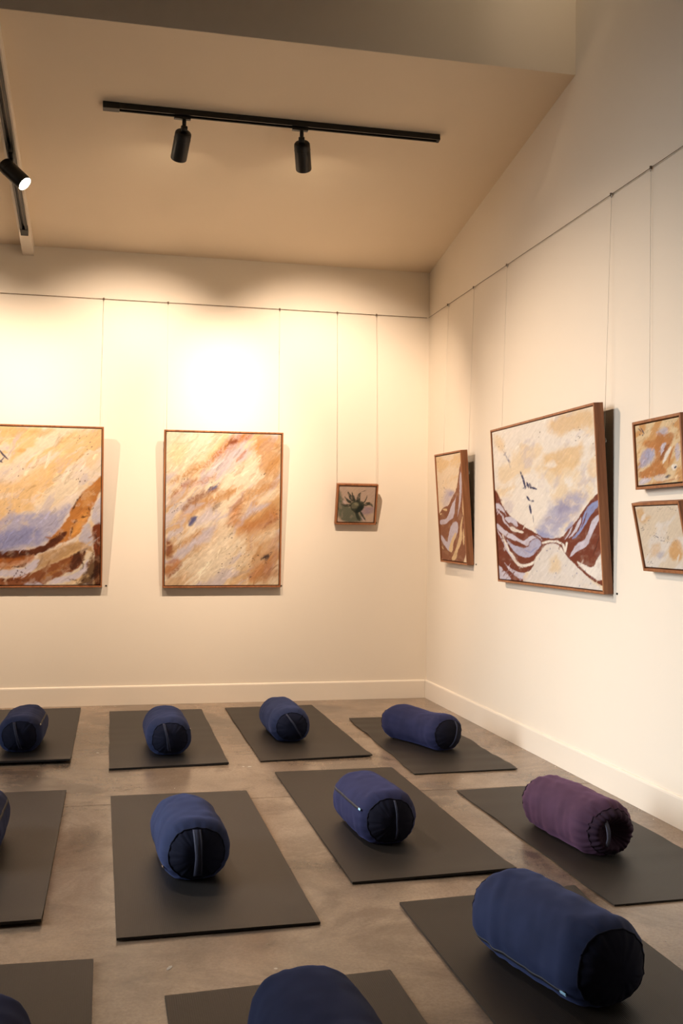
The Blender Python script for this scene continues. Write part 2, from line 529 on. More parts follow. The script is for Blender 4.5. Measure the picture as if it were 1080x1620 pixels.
track('added fill lighting track on the raised ceiling behind the viewer', (-5.4, -9.6, ZT - 0.0005), (-0.6, -9.6, ZT - 0.0005), (0, 0, 1))  # track and its two spots added out of view for warm bounced fill
for x, lab in ((-4.3, 'added fill spotlight behind the viewer aimed at the rear wall, left one'), (-1.7, 'added fill spotlight behind the viewer aimed at the rear wall, right one')):
    spotlight(lab, (x, -9.6, ZT - ht), (x, YR, 1.6), REAR_FILL_POWER, cone=80, blend=0.8)

# ------------------------------------------------------------------ picture cables and hanging lines
def cable(label, path, knots):
    root = empty('picture_cable', label, 'cable')
    MB().tube(path, 0.0018, 6).build('wire', 'wire', root)
    for k in knots:
        k = Vector(k)
        MB().tube([k + Vector((0, 0, 0.007)), k + Vector((0, 0, -0.007))], 0.006, 8).build('clamp', 'wire', root)
    return root
off = 0.009
back_x = [-2.400, -3.62, -1.951, -1.145, -0.714, -0.414]
right_y = [-0.468, -1.006, -1.592, -2.935, -3.311, -3.60]
cable('thin steel picture cable stretched along the back wall', [(XL + 0.02, -off, RAIL), (-0.02, -off, RAIL)], [(x, -off, RAIL) for x in back_x])
cable('thin steel picture cable stretched along the right wall', [(-off, -0.02, RAIL), (-off, YR + 0.05, RAIL)], [(-off, y, RAIL) for y in right_y])

def hang(label, top, bottom):
    top, bottom = Vector(top), Vector(bottom)
    root = empty('hanging_line', label, 'line', top, group='clear lines holding the paintings')
    MB().tube([(0, 0, -0.006), bottom - top], 0.0010, 6).build('line', 'nylon', root)
    MB().tube([(0, 0, 0.004), (0, 0, -0.016)], 0.0035, 8).build('hook', 'steel', root)
    return root

# ------------------------------------------------------------------ the painter
_rng = np.random.RandomState(11)
_LAT = _rng.rand(64, 256, 256).astype(np.float32)
def vnoise(x, y, k=0):
    xi = np.floor(x).astype(int); yi = np.floor(y).astype(int)
    fx = x - xi; fy = y - yi
    fx = fx * fx * (3 - 2 * fx); fy = fy * fy * (3 - 2 * fy)
    G = _LAT[k % 64]
    a = G[yi % 256, xi % 256]; b_ = G[yi % 256, (xi + 1) % 256]
    c_ = G[(yi + 1) % 256, xi % 256]; d = G[(yi + 1) % 256, (xi + 1) % 256]
    return (a * (1 - fx) + b_ * fx) * (1 - fy) + (c_ * (1 - fx) + d * fx) * fy
def fbm(x, y, k=0, o=4):
    s, a, t = 0, 0.5, 0
    for i in range(o):
        s = s + a * vnoise(x * 2 ** i + 17 * i, y * 2 ** i + 5 * i, k + i); t += a; a *= 0.55
    return s / t
def sst(e0, e1, x):
    t = np.clip((x - e0) / (e1 - e0), 0, 1)
    return t * t * (3 - 2 * t)

def homography(dst):               # unit square (0,0),(1,0),(1,1),(0,1) -> dst
    A, B = [], []
    for (u, v_), (x, y) in zip(((0, 0), (1, 0), (1, 1), (0, 1)), dst):
        A.append([u, v_, 1, 0, 0, 0, -u * x, -v_ * x]); B.append(x)
        A.append([0, 0, 0, u, v_, 1, -u * y, -v_ * y]); B.append(y)
    h = np.linalg.solve(np.array(A, float), np.array(B, float))
    return np.append(h, 1).reshape(3, 3)

def chaikin(p, n=2):
    p = np.array(p, float)
    for _ in range(n):
        q = np.roll(p, -1, 0)
        p = np.stack([0.75 * p + 0.25 * q, 0.25 * p + 0.75 * q], 1).reshape(-1, 2)
    return p

class Painter:
    """brushes colour on a grid of points; drawing coordinates run over the artwork's own corner quad"""
    def __init__(self, nu, nv, corners, seed):
        self.nu, self.nv, self.k = nu, nv, seed
        u, v_ = np.meshgrid(np.linspace(0, 1, nu), np.linspace(0, 1, nv))
        H = homography(corners)
        w_ = H[2, 0] * u + H[2, 1] * v_ + H[2, 2]
        self.x = (H[0, 0] * u + H[0, 1] * v_ + H[0, 2]) / w_
        self.y = (H[1, 0] * u + H[1, 1] * v_ + H[1, 2]) / w_
        self.u, self.v = u, v_
        self.img = np.zeros((nv, nu, 3))
        self.cache = {}
    def warp(self, amp, sc):
        key = round(sc / 10)
        if key not in self.cache:
            sc = max(key, 1) * 10
            self.cache[key] = ((fbm(self.x / sc, self.y / sc, self.k + 7, 4) - 0.5) * 2, (fbm(self.x / sc + 31, self.y / sc + 13, self.k + 9, 4) - 0.5) * 2)
        a, b_ = self.cache[key]
        return self.x + a * amp, self.y + b_ * amp
    def daubs(self, n, ang, length, width, seed=0, gain=0.35, spread=14, bend=0.35):
        """loaded-brush strokes that pick up the colour under them, a little lighter or darker"""
        r = random.Random(seed + self.k)
        x, y = self.x, self.y
        for _ in range(n):
            i, j = r.randrange(self.nv), r.randrange(self.nu)
            a = math.radians(ang + r.gauss(0, spread)); L = length * r.uniform(0.4, 1.3); w_ = width * r.uniform(0.35, 1.2)
            cx, cy = x[i, j], y[i, j]
            sel = np.nonzero((np.abs(x - cx) < L) & (np.abs(y - cy) < L))
            if not len(sel[0]):
                continue
            dx, dy = x[sel] - cx, y[sel] - cy
            s_ = dx * math.cos(a) + dy * math.sin(a); t_ = -dx * math.sin(a) + dy * math.cos(a)
            t_ = t_ + bend * s_ * s_ / L * r.choice((-1, 1))
            hair = fbm((s_ + 500) / 40, (t_ + 500) / 3.0, self.k + r.randrange(20), 2)
            m_ = sst(1.0, 0.6, np.abs(s_) / (L * 0.5)) * sst(1.0, 0.5, np.abs(t_) / w_) * sst(0.30, 0.55, hair)
            col = self.img[i, j] * (1 + r.uniform(-gain, gain) * np.array([1.0, 1.1, 1.3]))
            self.img[sel] = self.img[sel] * (1 - m_[:, None] * 0.8) + np.clip(col, 0, 1) * m_[:, None] * 0.8
    def mix(self, mask, col):
        c_ = np.array(s2l(col)) if len(np.shape(col)) == 1 else col
        self.img = self.img * (1 - mask[..., None]) + c_ * mask[..., None]
    def fill(self, col):
        self.img[:] = s2l(col)
    def streaks(self, ang, along, across, lo, hi, col, amt=1.0, k=0, bend=0.0):
        a = math.radians(ang)
        X, Y = self.warp(bend, 260)
        s = X * math.cos(a) + Y * math.sin(a); t = -X * math.sin(a) + Y * math.cos(a)
        n = fbm(s / along, t / across, self.k + k, 5)
        self.mix(sst(lo, hi, n) * amt, col)
    def poly(self, pts, col, soft=3, amp=6, sc=30, amt=1.0, smooth=2, tex=0.25):
        p = chaikin(pts, smooth) if smooth else np.array(pts, float)
        X, Y = self.warp(amp, sc)
        ins = np.zeros(X.shape, bool); dist = np.full(X.shape, 1e9)
        n = len(p)
        for i in range(n):
            x0, y0 = p[i]; x1, y1 = p[(i + 1) % n]
            if y0 != y1:
                cond = ((y0 > Y) != (y1 > Y)) & (X < (x1 - x0) * (Y - y0) / (y1 - y0) + x0)
                ins ^= cond
            dx, dy = x1 - x0, y1 - y0
            L2 = dx * dx + dy * dy + 1e-9
            t = np.clip(((X - x0) * dx + (Y - y0) * dy) / L2, 0, 1)
            dist = np.minimum(dist, np.hypot(X - x0 - t * dx, Y - y0 - t * dy))
        sd = np.where(ins, dist, -dist)
        mask = sst(-soft, soft, sd)
        if tex:
            mask = mask * (1 - tex * sst(0.5, 0.75, fbm(X / 40, Y / 40, self.k + 21, 4)))
        self.mix(mask * amt, col)
    def stroke(self, pts, w_, col, soft=None, amp=4, sc=20, amt=1.0, taper=True, dry=0.0):
        soft = soft if soft is not None else max(1.5, w_ * 0.5)
        X, Y = self.warp(amp, sc)
        n = len(pts) - 1
        best = np.full(X.shape, -1e9)
        for i in range(n):
            x0, y0 = pts[i]; x1, y1 = pts[i + 1]
            dx, dy = x1 - x0, y1 - y0
            t = np.clip(((X - x0) * dx + (Y - y0) * dy) / (dx * dx + dy * dy + 1e-9), 0, 1)
            d = np.hypot(X - x0 - t * dx, Y - y0 - t * dy)
            g = (i + t) / n
            wd = w_ * (np.sqrt(np.clip(4 * g * (1 - g), 0.02, 1)) if taper else 1)
            best = np.maximum(best, wd - d)
        mask = sst(-soft, soft, best)
        if dry:
            mask = mask * (1 - dry * sst(0.4, 0.6, fbm(X / 9, Y / 9, self.k + 25, 3)))
        self.mix(mask * amt, col)
    def specks(self, pts, w_, col, n=12, spread=40, ang=-50, seed=0):
        r = random.Random(seed + self.k)
        for _ in range(n):
            px, py = pts[r.randrange(len(pts))]
            x, y = px + r.gauss(0, spread), py + r.gauss(0, spread)
            L = r.uniform(3, 16); a = math.radians(ang + r.gauss(0, 25))
            self.stroke([(x, y), (x + L * math.cos(a), y + L * math.sin(a))], w_ * r.uniform(0.5, 1.2), col, amp=2, sc=10, amt=0.75)
    def brushing(self, ang=-50, amt=0.10):
        a = math.radians(ang)
        s = self.x * math.cos(a) + self.y * math.sin(a); t = -self.x * math.sin(a) + self.y * math.cos(a)
        n = fbm(s / 60, t / 7, self.k + 30, 3) - 0.5
        n2 = fbm(self.x / 14, self.y / 14, self.k + 33, 3) - 0.5
        self.img = np.clip(self.img * (1 + 2 * amt * n + 1.3 * amt * n2)[..., None], 0, 1)

CREAM, SAND, OCHRE, AMBER, RUST, UMBER = (238, 222, 196), (226, 190, 138), (200, 146, 78), (186, 112, 42), (140, 72, 28), (78, 38, 20)
LAV, SKY, INDIGO, INK, WHITE = (206, 196, 204), (150, 156, 196), (70, 80, 140), (34, 34, 50), (244, 236, 224)
BROWN = (130, 60, 34)

def art_amber():                       # tall amber abstract on the back wall
    P = Painter(200, 264, [(145, 145), (968, 165), (950, 1245), (135, 1245)], 1)
    P.fill(CREAM)
    P.streaks(-48, 420, 110, 0.45, 0.70, SAND, 0.9, 1, 90)
    P.streaks(-46, 380, 70, 0.50, 0.66, OCHRE, 0.55, 3, 120)
    P.streaks(-50, 300, 60, 0.55, 0.70, LAV, 0.75, 5, 110)
    P.poly([(145, 145), (560, 150), (430, 330), (250, 430), (145, 480)], CREAM, 60, 60, 120, 0.85)
    P.poly([(150, 230), (300, 240), (240, 420), (150, 420)], (244, 214, 158), 60, 50, 100, 0.6)
    P.poly([(740, 150), (970, 165), (965, 480), (880, 470), (800, 420), (770, 330)], OCHRE, 40, 50, 90, 0.75)
    P.stroke([(480, 340), (560, 260), (640, 205), (760, 160)], 34, AMBER, 25, 20, 60, 0.85, dry=0.4)
    P.stroke([(590, 235), (655, 200)], 14, RUST, 12, 12, 30, 0.9)
    P.poly([(560, 290), (700, 240), (760, 260), (640, 400), (500, 470), (420, 470)], LAV, 40, 40, 90, 0.8)
    P.stroke([(160, 520), (300, 440), (420, 380), (510, 310)], 30, OCHRE, 26, 26, 60, 0.8, dry=0.5)
    P.stroke([(640, 360), (720, 280)], 10, AMBER, 8, 8, 30, 0.8, dry=0.3)
    P.stroke([(660, 520), (740, 390), (780, 280)], 40, CREAM, 30, 30, 70, 0.8)
    P.stroke([(150, 620), (260, 540), (400, 500), (500, 470)], 22, AMBER, 20, 24, 60, 0.6, dry=0.5)
    P.stroke([(250, 720), (320, 640), (420, 580), (520, 545)], 24, RUST, 18, 20, 60, 0.75, dry=0.3)
    P.stroke([(440, 560), (510, 538)], 12, INDIGO, 9, 10, 30, 0.8)
    P.stroke([(270, 740), (380, 680), (520, 610), (640, 545)], 34, OCHRE, 26, 28, 70, 0.8, dry=0.3)
    P.stroke([(280, 735), (330, 690), (420, 650)], 18, LAV, 14, 14, 40, 0.7)
    P.stroke([(470, 710), (500, 680), (520, 665)], 26, (110, 84, 70), 22, 14, 20, 0.65, dry=0.7)
    P.stroke([(310, 815), (335, 780), (365, 755)], 20, INDIGO, 14, 12, 30, 0.9)
    P.stroke([(620, 790), (660, 680), (720, 600), (860, 540), (960, 500)], 48, OCHRE, 40, 40, 90, 0.8, dry=0.3)
    P.stroke([(590, 830), (640, 770), (670, 640)], 36, AMBER, 34, 30, 60, 0.5)
    P.stroke([(680, 770), (760, 710), (880, 650)], 22, LAV, 18, 18, 50, 0.85)
    P.poly([(760, 640), (900, 560), (960, 540), (955, 620), (850, 660)], CREAM, 24, 24, 60, 0.75)
    P.poly([(640, 830), (860, 700), (958, 680), (955, 800), (760, 860), (640, 880)], AMBER, 40, 40, 90, 0.6)
    P.stroke([(840, 830), (950, 760)], 12, RUST, 10, 20, 30, 0.6, dry=0.6)
    P.stroke([(200, 950), (300, 900), (420, 820), (480, 790)], 30, CREAM, 20, 20, 50, 0.85)
    P.stroke([(170, 1010), (240, 960), (330, 900), (430, 840)], 22, OCHRE, 18, 20, 50, 0.75, dry=0.3)
    P.stroke([(200, 1040), (300, 985), (400, 900), (500, 820)], 24, LAV, 20, 20, 60, 0.85)
    P.poly([(140, 900), (190, 940), (200, 1010), (180, 1050), (138, 1060)], RUST, 18, 20, 40, 0.85)
    P.poly([(138, 1060), (230, 1040), (260, 1080), (200, 1160), (138, 1200)], AMBER, 22, 26, 50, 0.7)
    P.stroke([(150, 1200), (220, 1130), (260, 1090)], 12, RUST, 10, 14, 30, 0.7, dry=0.4)
    P.poly([(330, 1060), (520, 860), (640, 880), (620, 1000), (560, 1120), (420, 1200), (260, 1180)], CREAM, 50, 50, 100, 0.85)
    P.poly([(780, 880), (960, 800), (950, 1245), (640, 1245), (720, 1100)], OCHRE, 50, 60, 90, 0.6)
    P.poly([(800, 1060), (955, 960), (950, 1240), (660, 1240)], AMBER, 50, 50, 90, 0.55)
    P.stroke([(780, 930), (900, 870), (930, 850)], 26, CREAM, 20, 20, 50, 0.7, dry=0.3)
    P.stroke([(825, 1065), (860, 1045), (880, 1030)], 15, INK, 10, 8, 20, 0.9)
    P.specks([(440, 1090), (600, 960), (700, 1000), (720, 1100), (820, 460), (560, 1130)], 3.5, INK, 46, 45, -40, 3)
    P.specks([(260, 510), (440, 530), (220, 880), (930, 400), (940, 740), (200, 700)], 3.0, (70, 60, 60), 40, 30, -40, 5)
    P.daubs(420, -48, 120, 11, 1, 0.26)
    P.brushing(-48, 0.13)
    return P.img

def art_valley():                      # wide sky and brown valley on the right wall
    P = Painter(300, 200, [(75, 280), (808, 90), (875, 1432), (128, 1340)], 4)
    P.fill(WHITE)
    P.streaks(-40, 160, 110, 0.48, 0.70, (240, 216, 176), 0.75, 1, 80)
    P.streaks(-60, 120, 60, 0.55, 0.72, LAV, 0.5, 3, 60)
    P.poly([(430, 220), (640, 150), (800, 110), (800, 260), (640, 250), (560, 330)], (234, 200, 150), 30, 40, 60, 0.8)
    P.poly([(430, 470), (520, 400), (640, 380), (740, 330), (740, 480), (560, 590), (470, 560)], (236, 204, 156), 24, 30, 60, 0.9)
    P.stroke([(470, 430), (540, 350), (560, 330)], 40, WHITE, 25, 20, 50, 0.8)
    P.stroke([(460, 520), (540, 510)], 24, WHITE, 14, 12, 40, 0.8)
    P.stroke([(620, 385), (720, 340)], 20, WHITE, 14, 12, 40, 0.7)
    P.poly([(90, 290), (150, 330), (180, 440), (110, 400)], (238, 208, 160), 24, 24, 50, 0.7)
    P.poly([(780, 480), (835, 460), (838, 620), (760, 600)], (240, 208, 160), 20, 20, 50, 0.7)
    P.poly([(520, 780), (600, 740), (760, 690), (700, 850), (620, 940), (560, 1020), (450, 1020), (400, 990), (470, 920)], (172, 172, 204), 40, 40, 60, 0.8, tex=0.6)
    P.stroke([(560, 860), (620, 790)], 30, (140, 140, 180), 26, 24, 40, 0.5)
    P.stroke([(390, 985), (450, 1030), (520, 1040)], 26, (140, 150, 204), 18, 14, 30, 0.7)
    P.stroke([(600, 1000), (660, 930)], 14, (140, 150, 204), 12, 10, 30, 0.7)
    hill = [(60, 660), (95, 695), (130, 745), (150, 820), (200, 880), (260, 930), (330, 975), (400, 1020), (450, 1045), (520, 1052),
            (580, 1040), (610, 1000), (680, 930), (730, 850), (780, 780), (840, 718), (900, 690), (930, 1420), (870, 1395), (800, 1360), (740, 1310), (680, 1250),
            (620, 1190), (590, 1150), (570, 1110), (530, 1085), (480, 1085), (440, 1110), (420, 1150), (380, 1200), (385, 1235),
            (350, 1280), (310, 1300), (280, 1300), (300, 1350), (290, 1400), (60, 1400)]
    P.poly(hill, BROWN, 3, 5, 22, 1.0, 1, tex=0.12)
    L2 = (214, 208, 220)
    B2 = (150, 162, 208)
    cuts = [([(95, 785), (140, 800), (180, 885), (165, 868), (130, 835), (95, 832)], L2),
            ([(158, 888), (230, 892), (268, 950), (242, 968), (215, 930), (188, 938)], L2),
            ([(195, 965), (225, 960), (250, 985), (305, 995), (300, 1012), (260, 1005), (215, 995)], WHITE),
            ([(100, 925), (180, 1000), (230, 1020), (290, 1070), (330, 1050), (350, 1030), (420, 1030), (440, 1070), (410, 1040), (350, 1060), (330, 1110), (290, 1085), (230, 1060), (180, 1040), (150, 1020), (100, 965)], L2),
            ([(170, 1040), (215, 1090), (265, 1110), (330, 1120), (350, 1070), (400, 1045), (435, 1080), (400, 1135), (360, 1180), (305, 1190), (250, 1160), (205, 1110)], (190, 190, 214)),
            ([(140, 1010), (160, 1030), (190, 1110), (240, 1190), (280, 1240), (340, 1232), (385, 1205), (380, 1232), (330, 1255), (270, 1258), (225, 1210), (180, 1130)], WHITE),
            ([(150, 1210), (200, 1258), (260, 1292), (325, 1302), (290, 1330), (310, 1350), (250, 1330), (200, 1280)], L2),
            ([(100, 1220), (150, 1270), (200, 1325), (215, 1350), (100, 1350)], L2),
            ([(860, 768), (780, 798), (732, 880), (720, 950), (690, 1010), (640, 1062), (690, 1040), (742, 960), (792, 870), (860, 800)], B2),
            ([(870, 862), (800, 905), (770, 1000), (740, 1065), (680, 1088), (640, 1165), (628, 1192), (690, 1142), (762, 1112), (792, 1020), (850, 910)], L2),
            ([(722, 885), (690, 940), (638, 1042), (662, 1030), (712, 950)], L2),
            ([(900, 1100), (835, 1190), (800, 1272), (720, 1232), (680, 1212), (702, 1250), (792, 1332), (850, 1362), (900, 1340)], WHITE)]
    for p, c_ in cuts:
        P.poly(p, c_, 3, 5, 20, 1.0, 1, tex=0.2)
    for q_, w_, c_ in (([(108, 835), (150, 885), (168, 935), (205, 972)], 6, L2), ([(112, 985), (150, 1060), (185, 1140), (235, 1205)], 5, L2), ([(330, 985), (380, 1030), (430, 1055)], 4, BROWN),
                       ([(690, 960), (660, 1010), (625, 1050)], 6, L2), ([(655, 960), (625, 1020), (600, 1060)], 5, L2), ([(600, 1060), (640, 1090), (680, 1085)], 6, BROWN), ([(860, 1000), (835, 1080), (800, 1180)], 4, (96, 42, 24)),
                       ([(300, 1130), (350, 1150), (400, 1110)], 5, (160, 166, 206)), ([(240, 1060), (300, 1100), (330, 1108)], 5, BROWN), ([(760, 860), (740, 920), (715, 980)], 5, BROWN)):
        P.stroke(q_, w_, c_, 3, 5, 20, 0.95)
    P.stroke([(440, 1082), (490, 1070), (545, 1072), (585, 1095), (600, 1145), (612, 1085)], 8, WHITE, 3, 4, 20, 1.0, taper=False)
    P.poly([(470, 1092), (530, 1090), (580, 1150), (690, 1270), (800, 1370), (860, 1410), (870, 1440), (320, 1370), (340, 1300), (400, 1210), (440, 1120)], (232, 224, 214), 4, 5, 20, 0.95, 1)
    P.poly([(500, 1180), (560, 1160), (570, 1290), (470, 1300)], (236, 208, 160), 30, 30, 40, 0.7)
    P.specks([(450, 1250), (400, 1290), (650, 1330), (500, 1130), (760, 1390)], 4, (150, 150, 176), 30, 50, -70, 2)
    BIRD = (48, 54, 104)
    for s in ([(278, 562), (300, 620), (316, 690)], [(324, 640), (340, 682)], [(343, 648), (356, 690)], [(356, 678), (398, 692)], [(324, 742), (345, 775)], [(345, 772), (378, 780)], [(344, 800), (356, 872)]):
        P.stroke(s, 7, BIRD, 3, 2, 12, 1.0)
    P.stroke([(368, 880), (374, 935)], 2.5, BIRD, 2, 1, 12, 0.7)
    P.stroke([(150, 400), (190, 480), (210, 540)], 4, (120, 120, 150), 4, 6, 20, 0.6, dry=0.6)
    P.stroke([(185, 470), (205, 500)], 6, (90, 96, 140), 4, 3, 12, 0.7)
    P.specks([(640, 340), (430, 295), (770, 420), (130, 370), (690, 300)], 3, (110, 100, 90), 22, 30, -40, 4)
    P.daubs(260, -55, 70, 9, 2, 0.14)
    P.brushing(-55, 0.08)
    return P.img

def art_narrow():                      # portrait companion of the valley
    P = Painter(130, 170, [(125, 218), (408, 170), (480, 1425), (185, 1395)], 6)
    P.fill((236, 216, 188))
    P.streaks(-50, 120, 90, 0.45, 0.66, (232, 200, 152), 0.9, 1, 50)
    P.poly([(240, 560), (330, 620), (300, 700), (250, 790), (190, 760), (220, 640)], (186, 178, 200), 40, 30, 60, 0.7)
    P.stroke([(280, 660), (320, 600)], 24, (160, 154, 190), 22, 18, 40, 0.7)
    hill = [(430, 240), (400, 300), (382, 450), (355, 600), (310, 670), (270, 770), (210, 785), (165, 850), (120, 900), (150, 1460), (520, 1460), (500, 240)]
    P.poly(hill, (150, 96, 66), 4, 5, 24, 1.0, 1, tex=0.12)
    L2, T2 = (202, 192, 204), (226, 196, 150)
    for p, c_ in (([(375, 610), (348, 690), (335, 900), (272, 942), (240, 980), (165, 990), (165, 930), (240, 925), (275, 850), (300, 760), (340, 700)], L2),
                  ([(370, 940), (382, 1040), (352, 1130), (322, 1190), (312, 1312), (262, 1292), (180, 1175), (175, 1085), (250, 1205), (262, 1130), (300, 970)], L2),
                  ([(350, 1060), (360, 1110), (322, 1190), (312, 1312), (262, 1292), (290, 1180)], T2),
                  ([(440, 860), (418, 1000), (428, 1130), (402, 1230), (372, 1290), (352, 1400), (292, 1400), (330, 1320), (372, 1200), (395, 1100), (402, 960)], T2),
                  ([(412, 350), (424, 560), (404, 760), (362, 930), (382, 800), (396, 600), (392, 470)], L2),
                  ([(432, 640), (450, 820), (436, 900), (424, 760)], T2),
                  ([(440, 1000), (455, 1180), (436, 1240), (430, 1100)], T2),
                  ([(192, 810), (250, 798), (256, 832), (215, 826)], T2),
                  ([(160, 860), (196, 855), (176, 882)], T2),
                  ([(185, 1225), (216, 1280), (188, 1262)], T2)):
        P.poly(p, c_, 3, 4, 22, 1.0, 1, tex=0.15)
    P.specks([(200, 560), (170, 740), (150, 250)], 3, (140, 120, 110), 14, 30, -50, 3)
    P.brushing(-60, 0.08)
    return P.img

def art_canyon():                      # wide canyon painting cut by the left picture edge
    # the part in view runs x = 0 .. 735 of these coordinates
    P = Painter(290, 240, [(-682, 125), (738, 172), (727, 1305), (-689, 1305)], 9)
    P.fill(CREAM)
    P.streaks(-28, 420, 130, 0.44, 0.64, (238, 202, 146), 0.95, 1, 110)
    P.streaks(-34, 300, 90, 0.52, 0.68, (240, 226, 214), 0.8, 3, 110)
    P.streaks(-50, 180, 60, 0.60, 0.74, LAV, 0.6, 5, 60)
    P.poly([(0, 150), (300, 160), (440, 180), (300, 210), (100, 220), (-200, 230), (-200, 150)], (232, 180, 116), 30, 30, 80, 0.8)
    P.poly([(-60, 560), (120, 520), (330, 420), (480, 340), (560, 350), (420, 460), (260, 560), (60, 640), (-60, 650)], (240, 202, 140), 40, 40, 90, 0.8)
    P.stroke([(130, 330), (190, 318)], 14, (230, 180, 110), 8, 8, 30, 0.8)
    P.poly([(600, 380), (735, 300), (735, 420), (640, 470)], (240, 206, 150), 30, 30, 60, 0.6)
    sky = [(-400, 840), (-100, 860), (60, 800), (200, 765), (400, 775), (530, 690), (500, 800), (440, 890), (380, 960), (300, 1030), (120, 1058), (-50, 1070), (-400, 1060)]
    P.poly(sky, (176, 176, 208), 30, 36, 70, 0.9, tex=0.45)
    P.poly([(-100, 930), (80, 890), (300, 890), (280, 1000), (100, 1045), (-100, 1050)], (140, 146, 196), 36, 40, 60, 0.75, tex=0.5)
    P.poly([(760, 480), (690, 560), (600, 630), (540, 710), (490, 820), (390, 945), (320, 1020), (200, 1050), (280, 1070), (420, 1010), (540, 965), (600, 900), (650, 810), (695, 690), (760, 560)], (200, 134, 60), 8, 14, 40, 1.0, 2, tex=0.35)
    P.poly([(590, 800), (640, 760), (620, 860), (560, 940), (500, 960), (540, 880)], (236, 172, 84), 16, 16, 40, 0.8)
    P.stroke([(690, 580), (640, 680), (600, 740)], 24, (222, 170, 104), 20, 18, 40, 0.7, dry=0.4)
    for s in ([(600, 640), (560, 690), (520, 770)], [(560, 820), (535, 860)], [(528, 880), (512, 950)], [(590, 815), (640, 800)], [(640, 740), (655, 760)]):
        P.stroke(s, 7, UMBER, 5, 8, 16, 0.85, dry=0.5)
    P.poly([(-400, 1060), (-50, 1066), (70, 1045), (200, 1052), (310, 1020), (400, 950), (500, 900), (450, 990), (330, 1060), (200, 1110), (-20, 1150), (-400, 1160)], (104, 52, 24), 8, 14, 40, 1.0, 2, tex=0.25)
    P.poly([(-400, 1120), (0, 1110), (150, 1100), (270, 1090), (200, 1160), (60, 1190), (-400, 1200)], AMBER, 14, 16, 40, 0.85)
    P.poly([(280, 1080), (420, 1030), (560, 985), (660, 1000), (690, 1080), (640, 1040), (540, 1060), (420, 1130), (300, 1190), (220, 1180)], (196, 158, 110), 12, 16, 40, 0.95)
    P.poly([(560, 980), (640, 830), (668, 900), (680, 1020), (600, 1000)], (200, 196, 212), 10, 14, 40, 0.9)
    P.poly([(690, 700), (760, 640), (760, 860), (690, 870), (660, 820)], (204, 200, 216), 8, 10, 30, 0.9)
    P.poly([(668, 870), (760, 840), (760, 1330), (680, 1330), (690, 1100), (676, 980)], (134, 66, 26), 8, 12, 40, 1.0)
    P.poly([(-400, 1190), (40, 1190), (180, 1190), (260, 1110), (300, 1110), (250, 1200), (140, 1250), (20, 1235), (-400, 1240)], (214, 208, 224), 8, 12, 36, 0.95)
    P.poly([(60, 1260), (220, 1220), (400, 1140), (540, 1080), (640, 1040), (600, 1130), (560, 1190), (430, 1240), (330, 1290), (280, 1330), (-400, 1330), (-400, 1250)], (150, 84, 32), 8, 14, 40, 0.95, tex=0.3)
    P.poly([(560, 1050), (640, 1040), (600, 1120), (540, 1200), (500, 1190), (520, 1130)], UMBER, 8, 14, 30, 0.8, tex=0.5)
    P.poly([(330, 1300), (420, 1240), (560, 1225), (620, 1150), (640, 1100), (640, 1180), (580, 1260), (450, 1290)], (222, 214, 226), 6, 10, 30, 0.95)
    P.poly([(170, 1300), (260, 1265), (330, 1310), (300, 1340), (150, 1340)], (206, 200, 214), 8, 10, 30, 0.9)
    P.poly([(600, 1250), (680, 1100), (760, 1080), (760, 1340), (520, 1340)], (84, 46, 20), 12, 16, 30, 0.85, tex=0.5)
    for q_, w_, c_ in (([(560, 1080), (600, 1060), (640, 1050)], 9, UMBER), ([(545, 1130), (580, 1110), (600, 1150), (590, 1200)], 10, UMBER), ([(500, 1250), (560, 1280), (620, 1260)], 8, UMBER),
                       ([(620, 1180), (660, 1130), (685, 1060)], 16, (120, 70, 30)), ([(640, 1270), (690, 1220), (715, 1150)], 14, (60, 32, 16)), ([(20, 1090), (120, 1080), (240, 1075)], 9, UMBER),
                       ([(90, 1180), (150, 1165), (190, 1150)], 10, UMBER), ([(360, 1000), (430, 960), (480, 920)], 14, (96, 48, 20)), ([(400, 1200), (470, 1160), (520, 1120)], 9, (176, 116, 60)),
                       ([(300, 1270), (380, 1210), (450, 1190)], 10, (186, 130, 70)), ([(0, 1270), (120, 1275), (220, 1262)], 10, (110, 54, 22)), ([(690, 900), (705, 1000), (715, 1100)], 10, (96, 46, 18))):
        P.stroke(q_, w_, c_, w_ * 0.6, 16, 30, 0.85, dry=0.45)
    P.specks([(120, 1230), (160, 1225), (540, 1100), (640, 760), (560, 560)], 4, UMBER, 26, 18, -70, 3)
    P.specks([(560, 250), (520, 470), (640, 300), (150, 480), (60, 690), (30, 800)], 3, (96, 88, 96), 40, 40, -45, 5)
    for s in ([(-6, 318), (20, 352), (60, 390)], [(-20, 385), (18, 410)], [(-80, 340), (-40, 400)], [(-120, 440), (-90, 500)]):
        P.stroke(s, 6, (50, 56, 96), 3, 3, 12, 0.95)
    P.daubs(420, -42, 120, 13, 3, 0.28)
    P.brushing(-40, 0.10)
    return P.img

